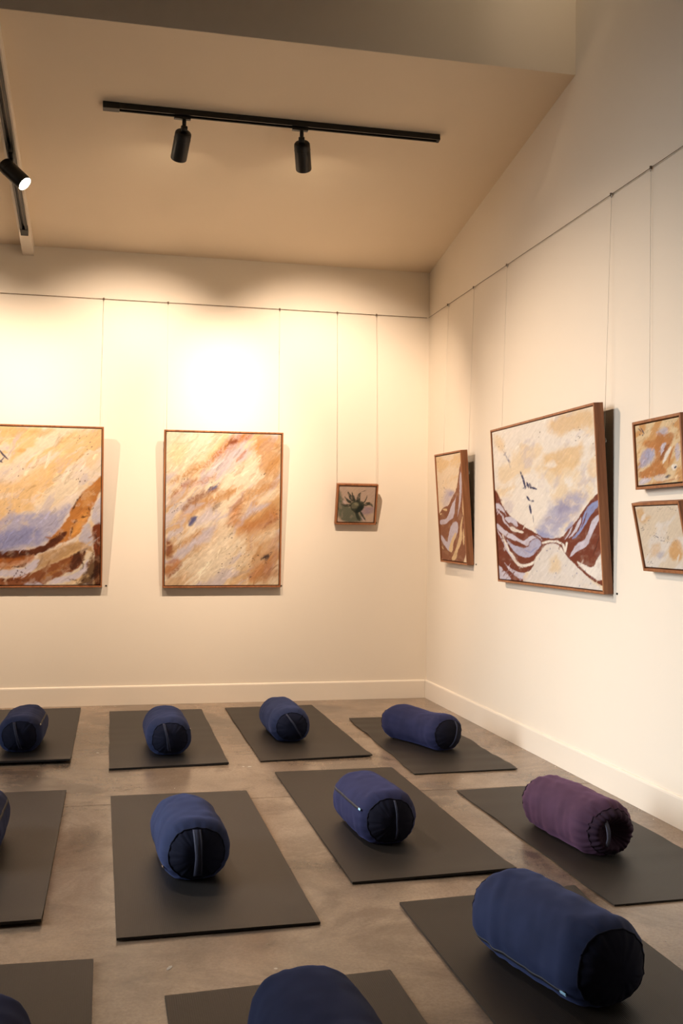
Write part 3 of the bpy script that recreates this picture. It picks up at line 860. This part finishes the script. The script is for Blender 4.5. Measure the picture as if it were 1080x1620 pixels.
def art_spike():                       # small green spiky study
    P = Painter(84, 84, [(290, 372), (740, 385), (715, 832), (262, 828)], 12)
    P.fill((206, 180, 160))
    P.streaks(-30, 200, 140, 0.45, 0.7, (214, 186, 158), 0.8, 1, 50)
    G, D = (112, 116, 96), (44, 54, 44)
    P.poly([(280, 400), (320, 480), (330, 600), (420, 640), (560, 720), (590, 840), (250, 840)], G, 24, 20, 60, 0.95)
    P.poly([(250, 780), (330, 800), (340, 840), (250, 840)], (206, 180, 164), 16, 12, 40, 0.8)
    P.poly([(580, 620), (710, 640), (720, 700), (620, 740), (540, 720)], (164, 142, 158), 24, 16, 50, 0.8)
    P.poly([(430, 570), (520, 540), (600, 570), (600, 650), (520, 720), (460, 700), (410, 640)], (128, 124, 100), 12, 14, 40, 1.0)
    P.poly([(500, 640), (590, 590), (590, 660), (500, 720), (470, 700)], D, 16, 12, 30, 0.9)
    D2 = (58, 66, 54)
    for p in ([(425, 570), (378, 420), (440, 490), (500, 565)], [(455, 560), (434, 425), (470, 500), (500, 560)], [(492, 570), (515, 480), (562, 442), (545, 500), (552, 570)],
              [(575, 590), (612, 545), (634, 478), (632, 530), (600, 590)], [(420, 600), (375, 560), (342, 486), (395, 540), (450, 570)], [(430, 600), (360, 600), (300, 590), (312, 622), (430, 640)],
              [(585, 600), (650, 570), (700, 595), (714, 645), (670, 610), (590, 630)], [(530, 690), (560, 680), (628, 818), (590, 790)], [(475, 690), (520, 700), (560, 830), (510, 800)],
              [(440, 580), (520, 550), (600, 580), (590, 660), (520, 715), (450, 690), (420, 640)]):
        P.poly(p, D2, 5, 5, 20, 0.92, 1, tex=0.35)
    P.poly([(445, 590), (510, 575), (540, 610), (490, 660), (440, 650)], (134, 130, 104), 14, 12, 30, 0.8)
    P.poly([(520, 640), (590, 600), (580, 660), (510, 720), (485, 700)], (36, 46, 42), 12, 10, 30, 0.85)
    P.stroke([(330, 560), (370, 590)], 14, (216, 190, 186), 8, 6, 20, 0.8)
    P.stroke([(470, 590), (520, 610)], 16, (166, 160, 128), 12, 8, 20, 0.7)
    P.stroke([(560, 760), (600, 810)], 8, (210, 190, 190), 6, 4, 20, 0.8)
    P.stroke([(560, 445), (620, 430)], 3, D, 3, 3, 10, 0.8)
    P.brushing(-40, 0.08)
    return P.img

def art_copper():                      # small upper painting at the right picture edge
    P = Painter(120, 96, [(118, 215), (510, 140), (560, 745), (152, 762)], 15)
    P.fill((232, 206, 162))
    P.streaks(-60, 150, 60, 0.45, 0.66, (216, 160, 92), 0.9, 1, 50)
    P.poly([(300, 280), (360, 230), (420, 240), (400, 290), (330, 320)], (196, 190, 206), 16, 14, 40, 0.85)
    P.poly([(190, 420), (290, 420), (300, 520), (250, 570), (150, 610), (150, 560)], (176, 178, 208), 18, 18, 40, 0.9)
    P.poly([(200, 340), (300, 350), (330, 270), (380, 300), (420, 280), (470, 290), (440, 400), (380, 470), (330, 560), (440, 660), (300, 690), (150, 700), (150, 640), (260, 590), (310, 500), (290, 420), (200, 400)], (196, 128, 60), 12, 14, 36, 0.9)
    P.stroke([(350, 540), (380, 440), (420, 390)], 20, (150, 80, 34), 12, 10, 30, 0.8)
    P.stroke([(350, 470), (372, 390), (395, 375)], 14, (206, 200, 212), 7, 6, 24, 0.95)
    P.stroke([(370, 565), (405, 480), (440, 410)], 14, WHITE, 7, 6, 24, 0.95)
    P.stroke([(420, 580), (440, 470), (470, 400)], 8, (196, 120, 50), 5, 5, 20, 0.9)
    P.poly([(480, 390), (515, 370), (530, 500), (500, 560), (470, 480)], (206, 196, 206), 10, 10, 30, 0.9)
    P.poly([(440, 590), (500, 560), (500, 620), (460, 640)], WHITE, 8, 8, 24, 0.9)
    P.poly([(160, 700), (260, 690), (280, 720), (152, 770)], (206, 198, 206), 10, 10, 30, 0.95)
    P.poly([(290, 680), (360, 660), (440, 690), (380, 730), (290, 720)], (220, 206, 196), 8, 10, 24, 0.8)
    P.stroke([(395, 695), (440, 675)], 12, (64, 66, 88), 7, 8, 16, 0.9, dry=0.3)
    P.stroke([(475, 615), (495, 595)], 10, (44, 46, 84), 5, 4, 14, 0.95)
    P.stroke([(270, 750), (400, 735), (540, 700)], 8, (186, 104, 40), 6, 8, 20, 0.7, dry=0.3)
    for s in ([(145, 235), (175, 270)], [(165, 230), (200, 290)], [(155, 285), (165, 300)], [(180, 305), (190, 290)]):
        P.stroke(s, 4, (52, 54, 90), 3, 3, 10, 0.95)
    P.specks([(200, 650), (170, 560), (440, 190), (350, 700), (500, 480)], 2.5, (70, 60, 64), 30, 30, -60, 3)
    P.daubs(160, -60, 60, 8, 4, 0.3)
    P.brushing(-60, 0.10)
    return P.img

def art_pale():                        # small lower painting at the right picture edge
    P = Painter(110, 92, [(110, 915), (500, 900), (620, 1490), (212, 1460)], 18)
    P.fill((232, 214, 188))
    P.streaks(-55, 140, 60, 0.48, 0.68, (236, 226, 214), 0.9, 1, 40)
    P.poly([(110, 920), (190, 920), (200, 1000), (260, 990), (200, 1060), (140, 1060)], (222, 176, 116), 24, 20, 50, 0.8)
    P.stroke([(170, 1040), (200, 980)], 16, WHITE, 12, 10, 30, 0.8)
    P.poly([(450, 1220), (530, 1200), (560, 1400), (430, 1400), (420, 1300)], (224, 172, 104), 18, 20, 40, 0.85)
    P.poly([(260, 1260), (340, 1230), (340, 1360), (260, 1380)], (226, 190, 148), 20, 20, 40, 0.7)
    P.poly([(320, 1330), (380, 1310), (370, 1380), (320, 1390)], (186, 180, 190), 20, 16, 40, 0.7)
    P.stroke([(500, 1420), (520, 1340)], 8, WHITE, 6, 6, 20, 0.7)
    P.specks([(350, 930), (230, 1080), (310, 1180), (370, 1220), (410, 1190), (240, 1340), (250, 1420), (460, 1240), (180, 1110), (440, 930)], 2.6, (84, 78, 84), 60, 22, -55, 3)
    for s in ([(165, 1110), (190, 1100)], [(170, 1130), (195, 1115)], [(405, 1200), (420, 1180)], [(285, 1170), (330, 1195)], [(340, 1218), (375, 1220)]):
        P.stroke(s, 3, (80, 78, 100), 3, 4, 10, 0.85)
    P.brushing(-60, 0.08)
    return P.img

# ------------------------------------------------------------------ paintings
CANVAS_TONE = 0.80
def painting(name, label, wall, u, z0, w_, h, lean, roll, D, art, face=0.011, gap=0.005, ring_right=False, cat='painting'):
    root = empty(name, label, cat)
    T = Matrix.Translation((u, -0.002, z0) if wall == 'b' else (-0.002, u, z0))
    Rz = Matrix.Identity(4) if wall == 'b' else Matrix.Rotation(-PI / 2, 4, 'Z')
    root.matrix_world = T @ Rz @ Matrix.Rotation(math.radians(lean), 4, 'X') @ Matrix.Rotation(math.radians(roll), 4, 'Y')
    # local: x right, y=-D front, z up from the bottom edge; four mitred rails
    def rail(p):
        a, b_, c_, d = p
        MB().quadbox([(x, 0, z) for x, z in p] + [(x, -D, z) for x, z in p]).build('frame_rail', 'timber', root, bevel=0.0012)
    X0, X1, f = -w_ / 2, w_ / 2, face
    rail([(X0, 0), (X1, 0), (X1 - f, f), (X0 + f, f)])
    rail([(X0 + f, h - f), (X1 - f, h - f), (X1, h), (X0, h)])
    rail([(X0, 0), (X0 + f, f), (X0 + f, h - f), (X0, h)])
    rail([(X1 - f, f), (X1, 0), (X1, h), (X1 - f, h - f)])
    MB().box(X0 + f - 0.0005, X1 - f + 0.0005, -0.012, -0.006, f - 0.0005, h - f + 0.0005).build('backing_board', 'sticker', root)
    img = art()
    lum = img.mean(-1, keepdims=True)
    img = np.clip((lum + (img - lum) * 0.92), 0, 1) ** 1.12 * CANVAS_TONE
    nv, nu, _ = img.shape
    cx0, cx1, cz0, cz1 = X0 + f + gap, X1 - f - gap, f + gap, h - f - gap
    yf = -(D - 0.006)
    us = np.linspace(cx0, cx1, nu); vs = np.linspace(cz1, cz0, nv)
    gx, gz = np.meshgrid(us, vs)
    co = np.stack([gx, np.full_like(gx, yf), gz], -1).reshape(-1, 3)
    idx = np.arange(nu * nv).reshape(nv, nu)
    quads = np.stack([idx[1:, :-1], idx[1:, 1:], idx[:-1, 1:], idx[:-1, :-1]], -1).reshape(-1, 4)
    # turned edges of the canvas
    ring = np.concatenate([idx[0, :-1], idx[:-1, -1], idx[-1, :0:-1], idx[:0:-1, 0]])
    n0 = len(co)
    back = co[ring].copy(); back[:, 1] = -0.012
    co = np.concatenate([co, back])
    m_ = len(ring); k = np.arange(m_)
    side = np.stack([ring[k], ring[(k + 1) % m_], n0 + (k + 1) % m_, n0 + k], -1)
    faces = np.concatenate([quads, side])
    me = bpy.data.meshes.new('canvas')
    me.vertices.add(len(co)); me.vertices.foreach_set('co', co.ravel())
    me.loops.add(faces.size); me.loops.foreach_set('vertex_index', faces.ravel().astype(np.int32))
    me.polygons.add(len(faces))
    me.polygons.foreach_set('loop_start', np.arange(0, faces.size, 4, dtype=np.int32))
    me.update(calc_edges=True); me.validate()
    at_ = me.color_attributes.new('paint', 'FLOAT_COLOR', 'POINT')
    flat = img.reshape(-1, 3)
    rgba = np.ones((len(co), 4), np.float32)
    rgba[:n0, :3] = flat; rgba[n0:, :3] = flat[ring]
    at_.data.foreach_set('color', rgba.ravel())
    me.materials.append(M['canvas'])
    o = bpy.data.objects.new('canvas', me); C.objects.link(o); o.parent = root
    # hanging hardware on the back
    for sx in (-1, 1):
        x = sx * (w_ / 2 - 0.012)
        zz = h * 0.80
        MB().tube([(x + 0.010 * math.cos(a) * 0.8, 0.006, zz + 0.012 * math.sin(a)) for a in [2 * PI * i / 14 for i in range(14)]], 0.0022, 6, closed=True).build('hanging_ring', 'steel', root)
    return root

painting('painting', 'wide canyon painting with blue sky band, cut by the left picture edge', 'b', -3.03, 0.829, 1.30, 1.118, 4.4, -0.2, 0.04, art_canyon)
painting('painting', 'tall amber and cream abstract painting in the middle of the back wall', 'b', -1.542, 0.829, 0.846, 1.118, 4.43, -0.34, 0.04, art_amber)
painting('painting', 'small square painting of a green spiky form near the corner', 'b', -0.566, 1.298, 0.309, 0.304, 12.95, 0.08, 0.04, art_spike, face=0.012, gap=0.006)
painting('painting', 'portrait painting of brown ribbons on the right wall beside the corner', 'r', -0.754, 1.029, 0.558, 0.757, 4.3, 0.96, 0.048, art_narrow)
painting('painting', 'large landscape painting with brown valley and dark bird strokes', 'r', -2.274, 0.943, 1.374, 0.912, 3.6, 0.05, 0.048, art_valley)
painting('painting', 'small copper and blue painting, upper of the pair at the right picture edge', 'r', -3.456, 1.426, 0.404, 0.302, 3.67, -0.07, 0.045, art_copper, face=0.012, gap=0.006)
painting('painting', 'small pale painting, lower of the pair at the right picture edge', 'r', -3.519, 1.071, 0.387, 0.303, 11.54, 0.36, 0.045, art_pale, face=0.012, gap=0.006)

def backpt(wall, u, z0, h, lean, k, a):
    """a point behind the frame, at height fraction k, position a along the wall"""
    n = k * h * math.sin(math.radians(lean)) - 0.004
    z = z0 + k * h * math.cos(math.radians(lean))
    n = max(n, 0.004)
    return (a, -n, z) if wall == 'b' else (-n, a, z)
for a, lab in ((-2.400, 'clear hanging line at the right end of the canyon painting'), (-3.62, 'clear hanging line at the far end of the canyon painting')):
    hang(lab, (a, -off, RAIL), backpt('b', 0, 0.829, 1.118, 4.4, 0.8, a))
for a, lab in ((-1.951, 'clear hanging line at the left edge of the tall amber painting'), (-1.145, 'clear hanging line at the right edge of the tall amber painting')):
    hang(lab, (a, -off, RAIL), backpt('b', 0, 0.829, 1.118, 4.43, 0.8, a))
for a, lab in ((-0.714, 'clear hanging line at the left edge of the small green painting'), (-0.414, 'clear hanging line at the right edge of the small green painting')):
    hang(lab, (a, -off, RAIL), backpt('b', 0, 1.298, 0.304, 12.95, 0.8, a))
for a, lab in ((-0.485, 'clear hanging line on the corner side of the portrait ribbon painting'), (-1.015, 'clear hanging line on the near side of the portrait ribbon painting')):
    hang(lab, (-off, a, RAIL), backpt('r', 0, 1.029, 0.757, 4.3, 0.8, a))
for a, lab in ((-1.600, 'clear hanging line on the corner side of the valley painting'), (-2.940, 'clear hanging line on the near side of the valley painting')):
    hang(lab, (-off, a, RAIL), backpt('r', 0, 0.943, 0.912, 3.6, 0.8, a))
for a, lab in ((-3.311, 'clear hanging line on the corner side of the small copper painting'), (-3.60, 'clear hanging line on the near side of the small copper painting')):
    hang(lab, (-off, a, RAIL), backpt('r', 0, 1.426, 0.302, 3.67, 0.8, a))

# tiny dark stickers on the wall at the lower right of each work
def sticker(label, wall, a, z):
    s = 0.006
    mb = MB()
    if wall == 'b':
        mb.box(a - s, a + s, -0.003, -0.0002, z - s * 0.8, z + s * 0.8)
    else:
        mb.box(-0.003, -0.0002, a - s, a + s, z - s * 0.8, z + s * 0.8)
    tag(mb.build('wall_sticker', 'sticker', bevel=0.0005), label, 'sticker', 'tiny dark wall stickers')
sticker('tiny dark sticker on the wall right of the canyon painting', 'b', -2.353, 0.838)
sticker('tiny dark sticker on the wall right of the tall amber painting', 'b', -1.109, 0.838)
sticker('tiny dark sticker on the wall right of the small green painting', 'b', -0.400, 1.305)
sticker('tiny dark sticker on the wall right of the portrait ribbon painting', 'r', -1.072, 1.028)
sticker('tiny dark sticker on the wall right of the valley painting', 'r', -2.998, 0.945)

# ------------------------------------------------------------------ yoga mats
def yoga_mat(label, q, mat, th=0.007, lift=(0, 0, 0, 0), wave=0.0, seed=0):
    """q: back-left, back-right, front-right, front-left corners on the floor; lift: how far each corner curls up"""
    q = [Vector((x, y, 0)) for x, y in q]
    cen = sum(q, Vector()) / 4
    nu, nv = 14, 44
    top, bot = [], []
    for j in range(nv + 1):
        t = j / nv
        rt, rb = [], []
        for i in range(nu + 1):
            s = i / nu
            p = (q[0] * (1 - s) + q[1] * s) * (1 - t) + (q[3] * (1 - s) + q[2] * s) * t
            L = (q[3] - q[0]).length
            df, db = (1 - t) * L, t * L
            z = 0.0006
            lf = lift[3] * (1 - s) + lift[2] * s
            lb = lift[0] * (1 - s) + lift[1] * s
            z += lf * math.exp(-(df / 0.10) ** 2) + lb * math.exp(-(db / 0.07) ** 2)
            if wave:
                e = 0.25 + 0.75 * abs(2 * s - 1) ** 2
                z += wave * e * (0.5 + 0.5 * math.sin(t * L * 26 + seed + 2.0 * math.sin(t * 9 + seed)))
                p = p + Vector((wave * 1.2 * math.sin(t * 17 + seed) * (2 * s - 1), 0, 0))
            rt.append(p - cen + Vector((0, 0, z + th))); rb.append(p - cen + Vector((0, 0, z)))
        top.append(rt); bot.append(rb)
    mb = MB()
    mb.grid(top, False, True, flip=True); mb.grid(bot, False, True)
    def edge(a, b_):
        mb.grid([a, b_], False, False)
    edge(top[0], bot[0]); edge(bot[-1], top[-1])
    edge([r[0] for r in bot], [r[0] for r in top]); edge([r[-1] for r in top], [r[-1] for r in bot])
    o = mb.build('yoga_mat', mat)
    o.location = cen
    md = o.modifiers.new('edges', 'EDGE_SPLIT'); md.split_angle = math.radians(50)
    return tag(o, label, 'yoga mat', 'yoga mats laid out in rows')

G_, B_ = 'mat_grey', 'mat_brown'
MATS = [
 ('grey yoga mat in the back row, cut by the left picture edge', [(-3.123, -0.13), (-2.508, -0.13), (-2.519, -1.87), (-3.134, -1.88)], G_, 0.009, (0, 0, .016, .018), 0),
 ('grey yoga mat in the back row below the tall amber painting', [(-2.316, -0.316), (-1.703, -0.312), (-1.709, -2.037), (-2.322, -2.068)], G_, 0.009, (0, 0, .003, 0), 0.0012),
 ('brown-grey yoga mat in the back row, third from the left', [(-1.537, -0.274), (-0.919, -0.242), (-0.920, -1.976), (-1.537, -2.006)], B_, 0.007, (0, 0, .006, 0), 0.0008),
 ('thin wavy dark yoga mat in the back row nearest the corner', [(-0.787, -0.824), (-0.225, -0.80), (-0.254, -2.413), (-0.816, -2.429)], B_, 0.005, (.003, .003, .003, .001), 0.004),
 ('grey yoga mat in the middle row, cut by the left picture edge', [(-3.130, -2.48), (-2.515, -2.478), (-2.525, -4.167), (-3.140, -4.18)], G_, 0.009, (0, 0, .010, .010), 0),
 ('grey yoga mat in the middle row, fully in view left of centre', [(-2.314, -2.624), (-1.694, -2.630), (-1.685, -4.325), (-2.301, -4.344)], G_, 0.008, (0, 0, .001, .003), 0),
 ('brown-grey yoga mat in the middle row right of centre', [(-1.503, -2.274), (-0.891, -2.270), (-0.893, -3.965), (-1.503, -3.984)], B_, 0.008, (0, 0, .009, .001), 0),
 ('thin dark yoga mat in the middle row beside the right wall', [(-0.718, -2.794), (-0.155, -2.76), (-0.150, -4.335), (-0.712, -4.353)], B_, 0.005, (.002, 0, .001, .001), 0.002),
 ('dark yoga mat at the lower right under the largest blue bolster', [(-1.398, -4.208), (-0.770, -4.183), (-0.775, -5.91), (-1.392, -5.93)], B_, 0.008, (.002, .010, 0, 0), 0),
 ('dark yoga mat at the bottom centre, cut by the lower picture edge', [(-2.182, -4.752), (-1.566, -4.708), (-1.540, -6.42), (-2.160, -6.46)], G_, 0.008, (0, 0, 0, 0), 0),
 ('dark ribbed yoga mat in the lower left corner', [(-2.980, -4.455), (-2.365, -4.476), (-2.362, -6.19), (-2.977, -6.19)], G_, 0.008, (0, 0, 0, 0), 0),
]
for i, (lab, q, mt, th, lf, wv) in enumerate(MATS):
    yoga_mat(lab, q, mt, th, lf, wv, i * 1.7)

# ------------------------------------------------------------------ bolsters
def bolster(label, x, y, z, yaw, r, L, mats, strap=None, zipper=None, gathered=False, bend=0.0, dip=0.0, tagcol=None, seed=0, fold=0.6, wr=1.0):
    """local -y is the end facing the viewer; strap: (x offset fraction, lean, width); zipper: (angle deg, has tag)"""
    root = empty('bolster', label, 'bolster', (x, y, z), (0, 0, math.radians(yaw)), 'bolsters on the yoga mats')
    sq = 0.90
    bul = 0.034
    Lt = L / 2 - bul
    nt_, na = 44, 88
    def nz(a, b_, c_):
        return mnoise.noise(Vector((a + seed * 7.3, b_ - seed * 3.1, c_ + seed)))
    def rad(t):
        e = max(0.0, (abs(t) - (Lt - 0.070)) / 0.070)
        base = r * (1 - 0.012 * (t / Lt) ** 2)
        return base - 0.027 * e ** 2.3, e
    def centre(t):
        return Vector((bend * (1 - (t / Lt) ** 2) - bend * 0.5, 0, 0))
    def point(t, th, k=1.0, out=0.0):
        rr, e = rad(t)
        c_, s_ = math.cos(th), math.sin(th)
        c_, s_ = math.copysign(abs(c_) ** 0.88, c_), math.copysign(abs(s_) ** 0.88, s_)     # a full, slightly squared section
        # creases run in from the end seams, slack folds cross the middle
        f = math.sin(th * 17 + 3 * nz(c_ * 2, s_ * 2, t * 3)) * 0.0016 * e + math.sin(th * 29 + seed) * 0.0009 * e
        f += 0.0045 * nz(c_ * 1.6, s_ * 1.6, t * 5) + 0.0022 * nz(c_ * 1.2, s_ * 1.2 + 4, t * 22)
        f += 0.0022 * (1 - e) * nz(c_ * 4, s_ * 4, t * 14)
        f += 0.0030 * fold * nz(c_ * 1.1 + t * 6, s_ * 1.1, t * 26 + c_ * 3)
        if gathered:
            f += math.sin(th * 21 + 2 * nz(c_ * 3, s_ * 3, 0)) * 0.0030 * min(1, max(0.0, (abs(t) - (Lt - 0.12)) / 0.12) ** 1.5)
        rr = (rr + f * wr) * k + out
        zz = rr * sq * s_
        if dip and s_ > 0:
            zz *= 1 - dip * math.exp(-((t + 0.02) / 0.13) ** 2) * s_
        lim = -0.86 * r * sq
        if zz < lim:
            zz = lim + (zz - lim) * 0.12
        p = Vector((rr * c_ * 1.015, -t, zz)) + centre(t)
        return p
    zlow = min(point(t, a).z for t in (-Lt * 0.7, 0, Lt * 0.7) for a in [2 * PI * i / na for i in range(na)])
    up = Vector((0, 0, -zlow + 0.0008))
    def ts():
        out = []
        for i in range(nt_ + 1):
            s = -1 + 2 * i / nt_
            out.append(Lt * (math.copysign(abs(s) ** 0.72, s)))
        return out
    TS = ts()
    rings = [[point(t, 2 * PI * j / na) + up for j in range(na)] for t in TS]
    MB().grid(rings, True, True).build('cover', mats[0], root)
    # end panels
    def dome(sgn):
        t = Lt * sgn
        rows = []
        nr = 12
        for i in range(nr + 1):
            rho = 1 - i / nr
            row = []
            for j in range(na):
                th = 2 * PI * j / na
                p = point(t, th)
                c0 = centre(t) + Vector((0, -t, 0))
                d = p - c0; d.y = 0
                if gathered:
                    prof = bul * (1 - ((rho - 0.72) / 0.30) ** 2) if rho > 0.60 else bul * 0.84 - 0.05 * (1 - rho / 0.60) ** 0.7
                    prof += 0.004 * math.sin(th * 21 + 2 * nz(math.cos(th) * 3, math.sin(th) * 3, 0)) * min(1, rho * (1.02 - rho) * 5)
                    prof = max(prof, -0.03)
                else:
                    prof = bul * (1 - rho ** 2.6)
                    prof += 0.0028 * nz(math.cos(th) * rho * 3, math.sin(th) * rho * 3, 9 * sgn) * (1 - rho ** 6)
                    prof += 0.0016 * math.sin(th * 23 + 2 * nz(math.cos(th) * 2, math.sin(th) * 2, 5)) * max(0, (rho - 0.55) / 0.45) * (1 - rho ** 8)
                row.append(c0 + d * rho + Vector((0, -sgn * prof, 0)) + up)
            rows.append(row)
        return rows
    for sgn in (1, -1):
        rows = dome(sgn)
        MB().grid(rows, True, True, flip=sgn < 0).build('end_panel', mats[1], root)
        MB().tube([p for k_, p in enumerate(rows[0]) if k_ % 2 == 0], 0.0026, 6, closed=True).build('seam_piping', mats[1], root)
    def domepoint(sx, sz):     # on the front end; sx, sz in -1..1
        rho = min(0.999, math.hypot(sx, sz)); th = math.atan2(sz, sx)
        t = Lt
        p = point(t, th); c0 = centre(t) + Vector((0, -t, 0)); d = p - c0; d.y = 0
        return c0 + d * rho + Vector((0, -(bul * (1 - rho ** 2.6)) - 0.001, 0)) + up
    if strap:
        sx, lean, wd, smat = strap
        hw = wd / (2 * r)
        A, B = [], []
        for i in range(17):
            s = 0.97 - 1.80 * i / 16
            cx = sx + lean * (0.97 - s)
            bulge = 0.010 * math.sin(PI * i / 16) + 0.003
            a = domepoint(cx - hw, s); b_ = domepoint(cx + hw, s)
            m0, m1 = a + Vector((0, -bulge, 0)), b_ + Vector((0, -bulge, 0))
            A.append([m0, m1, m1 + Vector((0, 0.003, 0)), m0 + Vector((0, 0.003, 0))])
        mb = MB().grid(A, True, True)
        mb.ngon(A[0]); mb.ngon(A[-1])
        h = mb.build('handle', smat, root)
        st = MB()
        for f in (0.16, 0.84):
            st.tube([a[0].lerp(a[1], f) + Vector((0, -0.0007, 0)) for a in A], 0.0008, 5)
        st.build('stitching', 'thread', h)
    if zipper:
        ang, tagged = zipper
        a = math.radians(ang)
        da = 0.0055 / r
        rows = []
        for i in range(41):
            t = -Lt * 0.86 + 1.72 * Lt * i / 40
            p0, p1 = point(t, a - da, 1, 0.0012) + up, point(t, a + da, 1, 0.0012) + up
            q0, q1 = point(t, a - da, 1, -0.002) + up, point(t, a + da, 1, -0.002) + up
            rows.append([p0, p1, q1, q0])
        mb = MB().grid(rows, True, True); mb.ngon(rows[0]); mb.ngon(rows[-1])
        zo = mb.build('zipper', 'zip', root)
        t = Lt * 0.84
        n_ = (point(t, a) - centre(t)); n_.y = 0; n_.normalize()
        base = point(t, a, 1, 0.003) + up
        tv = Vector((0, -1, 0)); sv = n_.cross(tv)
        pts = []
        for o_ in (0.0, 0.003):
            for (e0, e1) in ((-0.012, -0.0035), (0.012, -0.0035), (0.012, 0.0035), (-0.012, 0.0035)):
                pts.append(base + tv * e0 + sv * e1 + n_ * o_)
        MB().quadbox(pts).build('zipper_pull', 'tag' if tagged else 'steel', zo)
    return root

NV, ID, PU = ('navy', 'navy_shade'), ('indigo', 'indigo_shade'), ('purple', 'purple_shade')
bolster('navy bolster on the back row mat at the left picture edge', -2.789, -1.360, 0.0098, -1.6, 0.116, 0.555, NV, strap=(-0.28, 0.20, 0.018, 'strap'), zipper=(28, False), seed=1)
bolster('navy bolster standing square below the tall amber painting', -2.009, -1.575, 0.0112, 1.1, 0.120, 0.555, NV, strap=(-0.30, 0.16, 0.016, 'strap'), zipper=(18, False), seed=2)
bolster('dark navy bolster in the back row, third from the left', -1.295, -1.291, 0.0084, 0.7, 0.115, 0.588, NV, strap=(-0.35, 0.55, 0.014, 'strap'), seed=3)
bolster('sagging indigo bolster in the back row nearest the corner', -0.548, -1.690, 0.0085, 20.5, 0.117, 0.585, ID, strap=(0.50, -0.28, 0.012, 'strap'), bend=0.035, dip=0.20, seed=4)
bolster('dark bolster in the middle row, mostly cut by the left picture edge', -2.822, -3.38, 0.0098, 0.0, 0.119, 0.560, NV, zipper=(25, False), seed=5)
bolster('plump navy bolster with a broad end strap left of centre', -2.040, -3.660, 0.0088, 3.0, 0.123, 0.505, NV, strap=(-0.02, 0.02, 0.030, 'strap'), zipper=(205, False), seed=6)
bolster('navy bolster with a side zipper in the middle row right of centre', -1.275, -3.375, 0.0088, 3.2, 0.120, 0.510, ID, strap=(0.12, 0.02, 0.008, 'strap'), zipper=(160, True), seed=7)
bolster('plum purple bolster with gathered ends beside the right wall', -0.508, -3.625, 0.0076, 4.5, 0.120, 0.585, PU, strap=(-0.38, 0.05, 0.018, 'strap_grey'), gathered=True, seed=8, fold=1.5)
bolster('largest navy bolster at the lower right with a pale blue zipper tag', -1.132, -4.809, 0.0090, 11.8, 0.131, 0.565, NV, zipper=(208, True), seed=9, fold=1.3)
bolster('navy bolster at the bottom centre, cut by the lower picture edge', -1.885, -5.37, 0.0088, 3.0, 0.131, 0.56, NV, seed=10)
bolster('dark bolster in the lower left corner, barely in view', -2.605, -5.335, 0.0088, 0.0, 0.122, 0.56, NV, seed=11)

# ------------------------------------------------------------------ paint flecks left on the floor
mb = MB()
rf = random.Random(5)
spots = [(-2.38, -1.62, .012), (-1.67, -3.28, .014), (-2.16, -4.56, .016), (-2.54, -3.05, .012), (-2.57, -3.07, .008), (-1.61, -2.1, .012), (-1.45, -1.0, .014), (-1.64, -2.09, .008), (-0.60, -2.55, .008)]
spots += [(rf.uniform(-3.1, -0.05), rf.uniform(-5.2, -0.05), rf.uniform(.0015, .0042)) for _ in range(80)]
spots += [(rf.uniform(-3.1, -0.3), rf.uniform(-0.16, -0.03), rf.uniform(.003, .008)) for _ in range(14)]
spots += [(rf.uniform(-0.05, -0.02), rf.uniform(-4.0, -0.2), rf.uniform(.003, .007)) for _ in range(14)]
def on_mat(x, y):
    return any(min(a for a, _ in q) - 0.02 < x < max(a for a, _ in q) + 0.02 and min(b_ for _, b_ in q) - 0.02 < y < max(b_ for _, b_ in q) + 0.02 for _, q, *_r in MATS)
for x, y, s in spots:
    if on_mat(x, y):
        continue
    a0 = rf.uniform(0, PI); st = rf.uniform(0.3, 0.9)
    n = 7
    pts = []
    for k in range(n):
        a = 2 * PI * k / n
        e = s * rf.uniform(0.7, 1.2)
        px, py = e * math.cos(a), e * st * math.sin(a)
        pts.append((x + px * math.cos(a0) - py * math.sin(a0), y + px * math.sin(a0) + py * math.cos(a0)))
    lo_ = [(px, py, 0.0002) for px, py in pts]; hi_ = [(px, py, 0.0009) for px, py in pts]
    mb.grid([lo_, hi_], True, False); mb.ngon(hi_)
fl = mb.build('paint_flecks', 'fleck')
fl['kind'] = 'stuff'; fl['label'] = 'scattered pale paint flecks on the concrete floor'; fl['category'] = 'paint flecks'
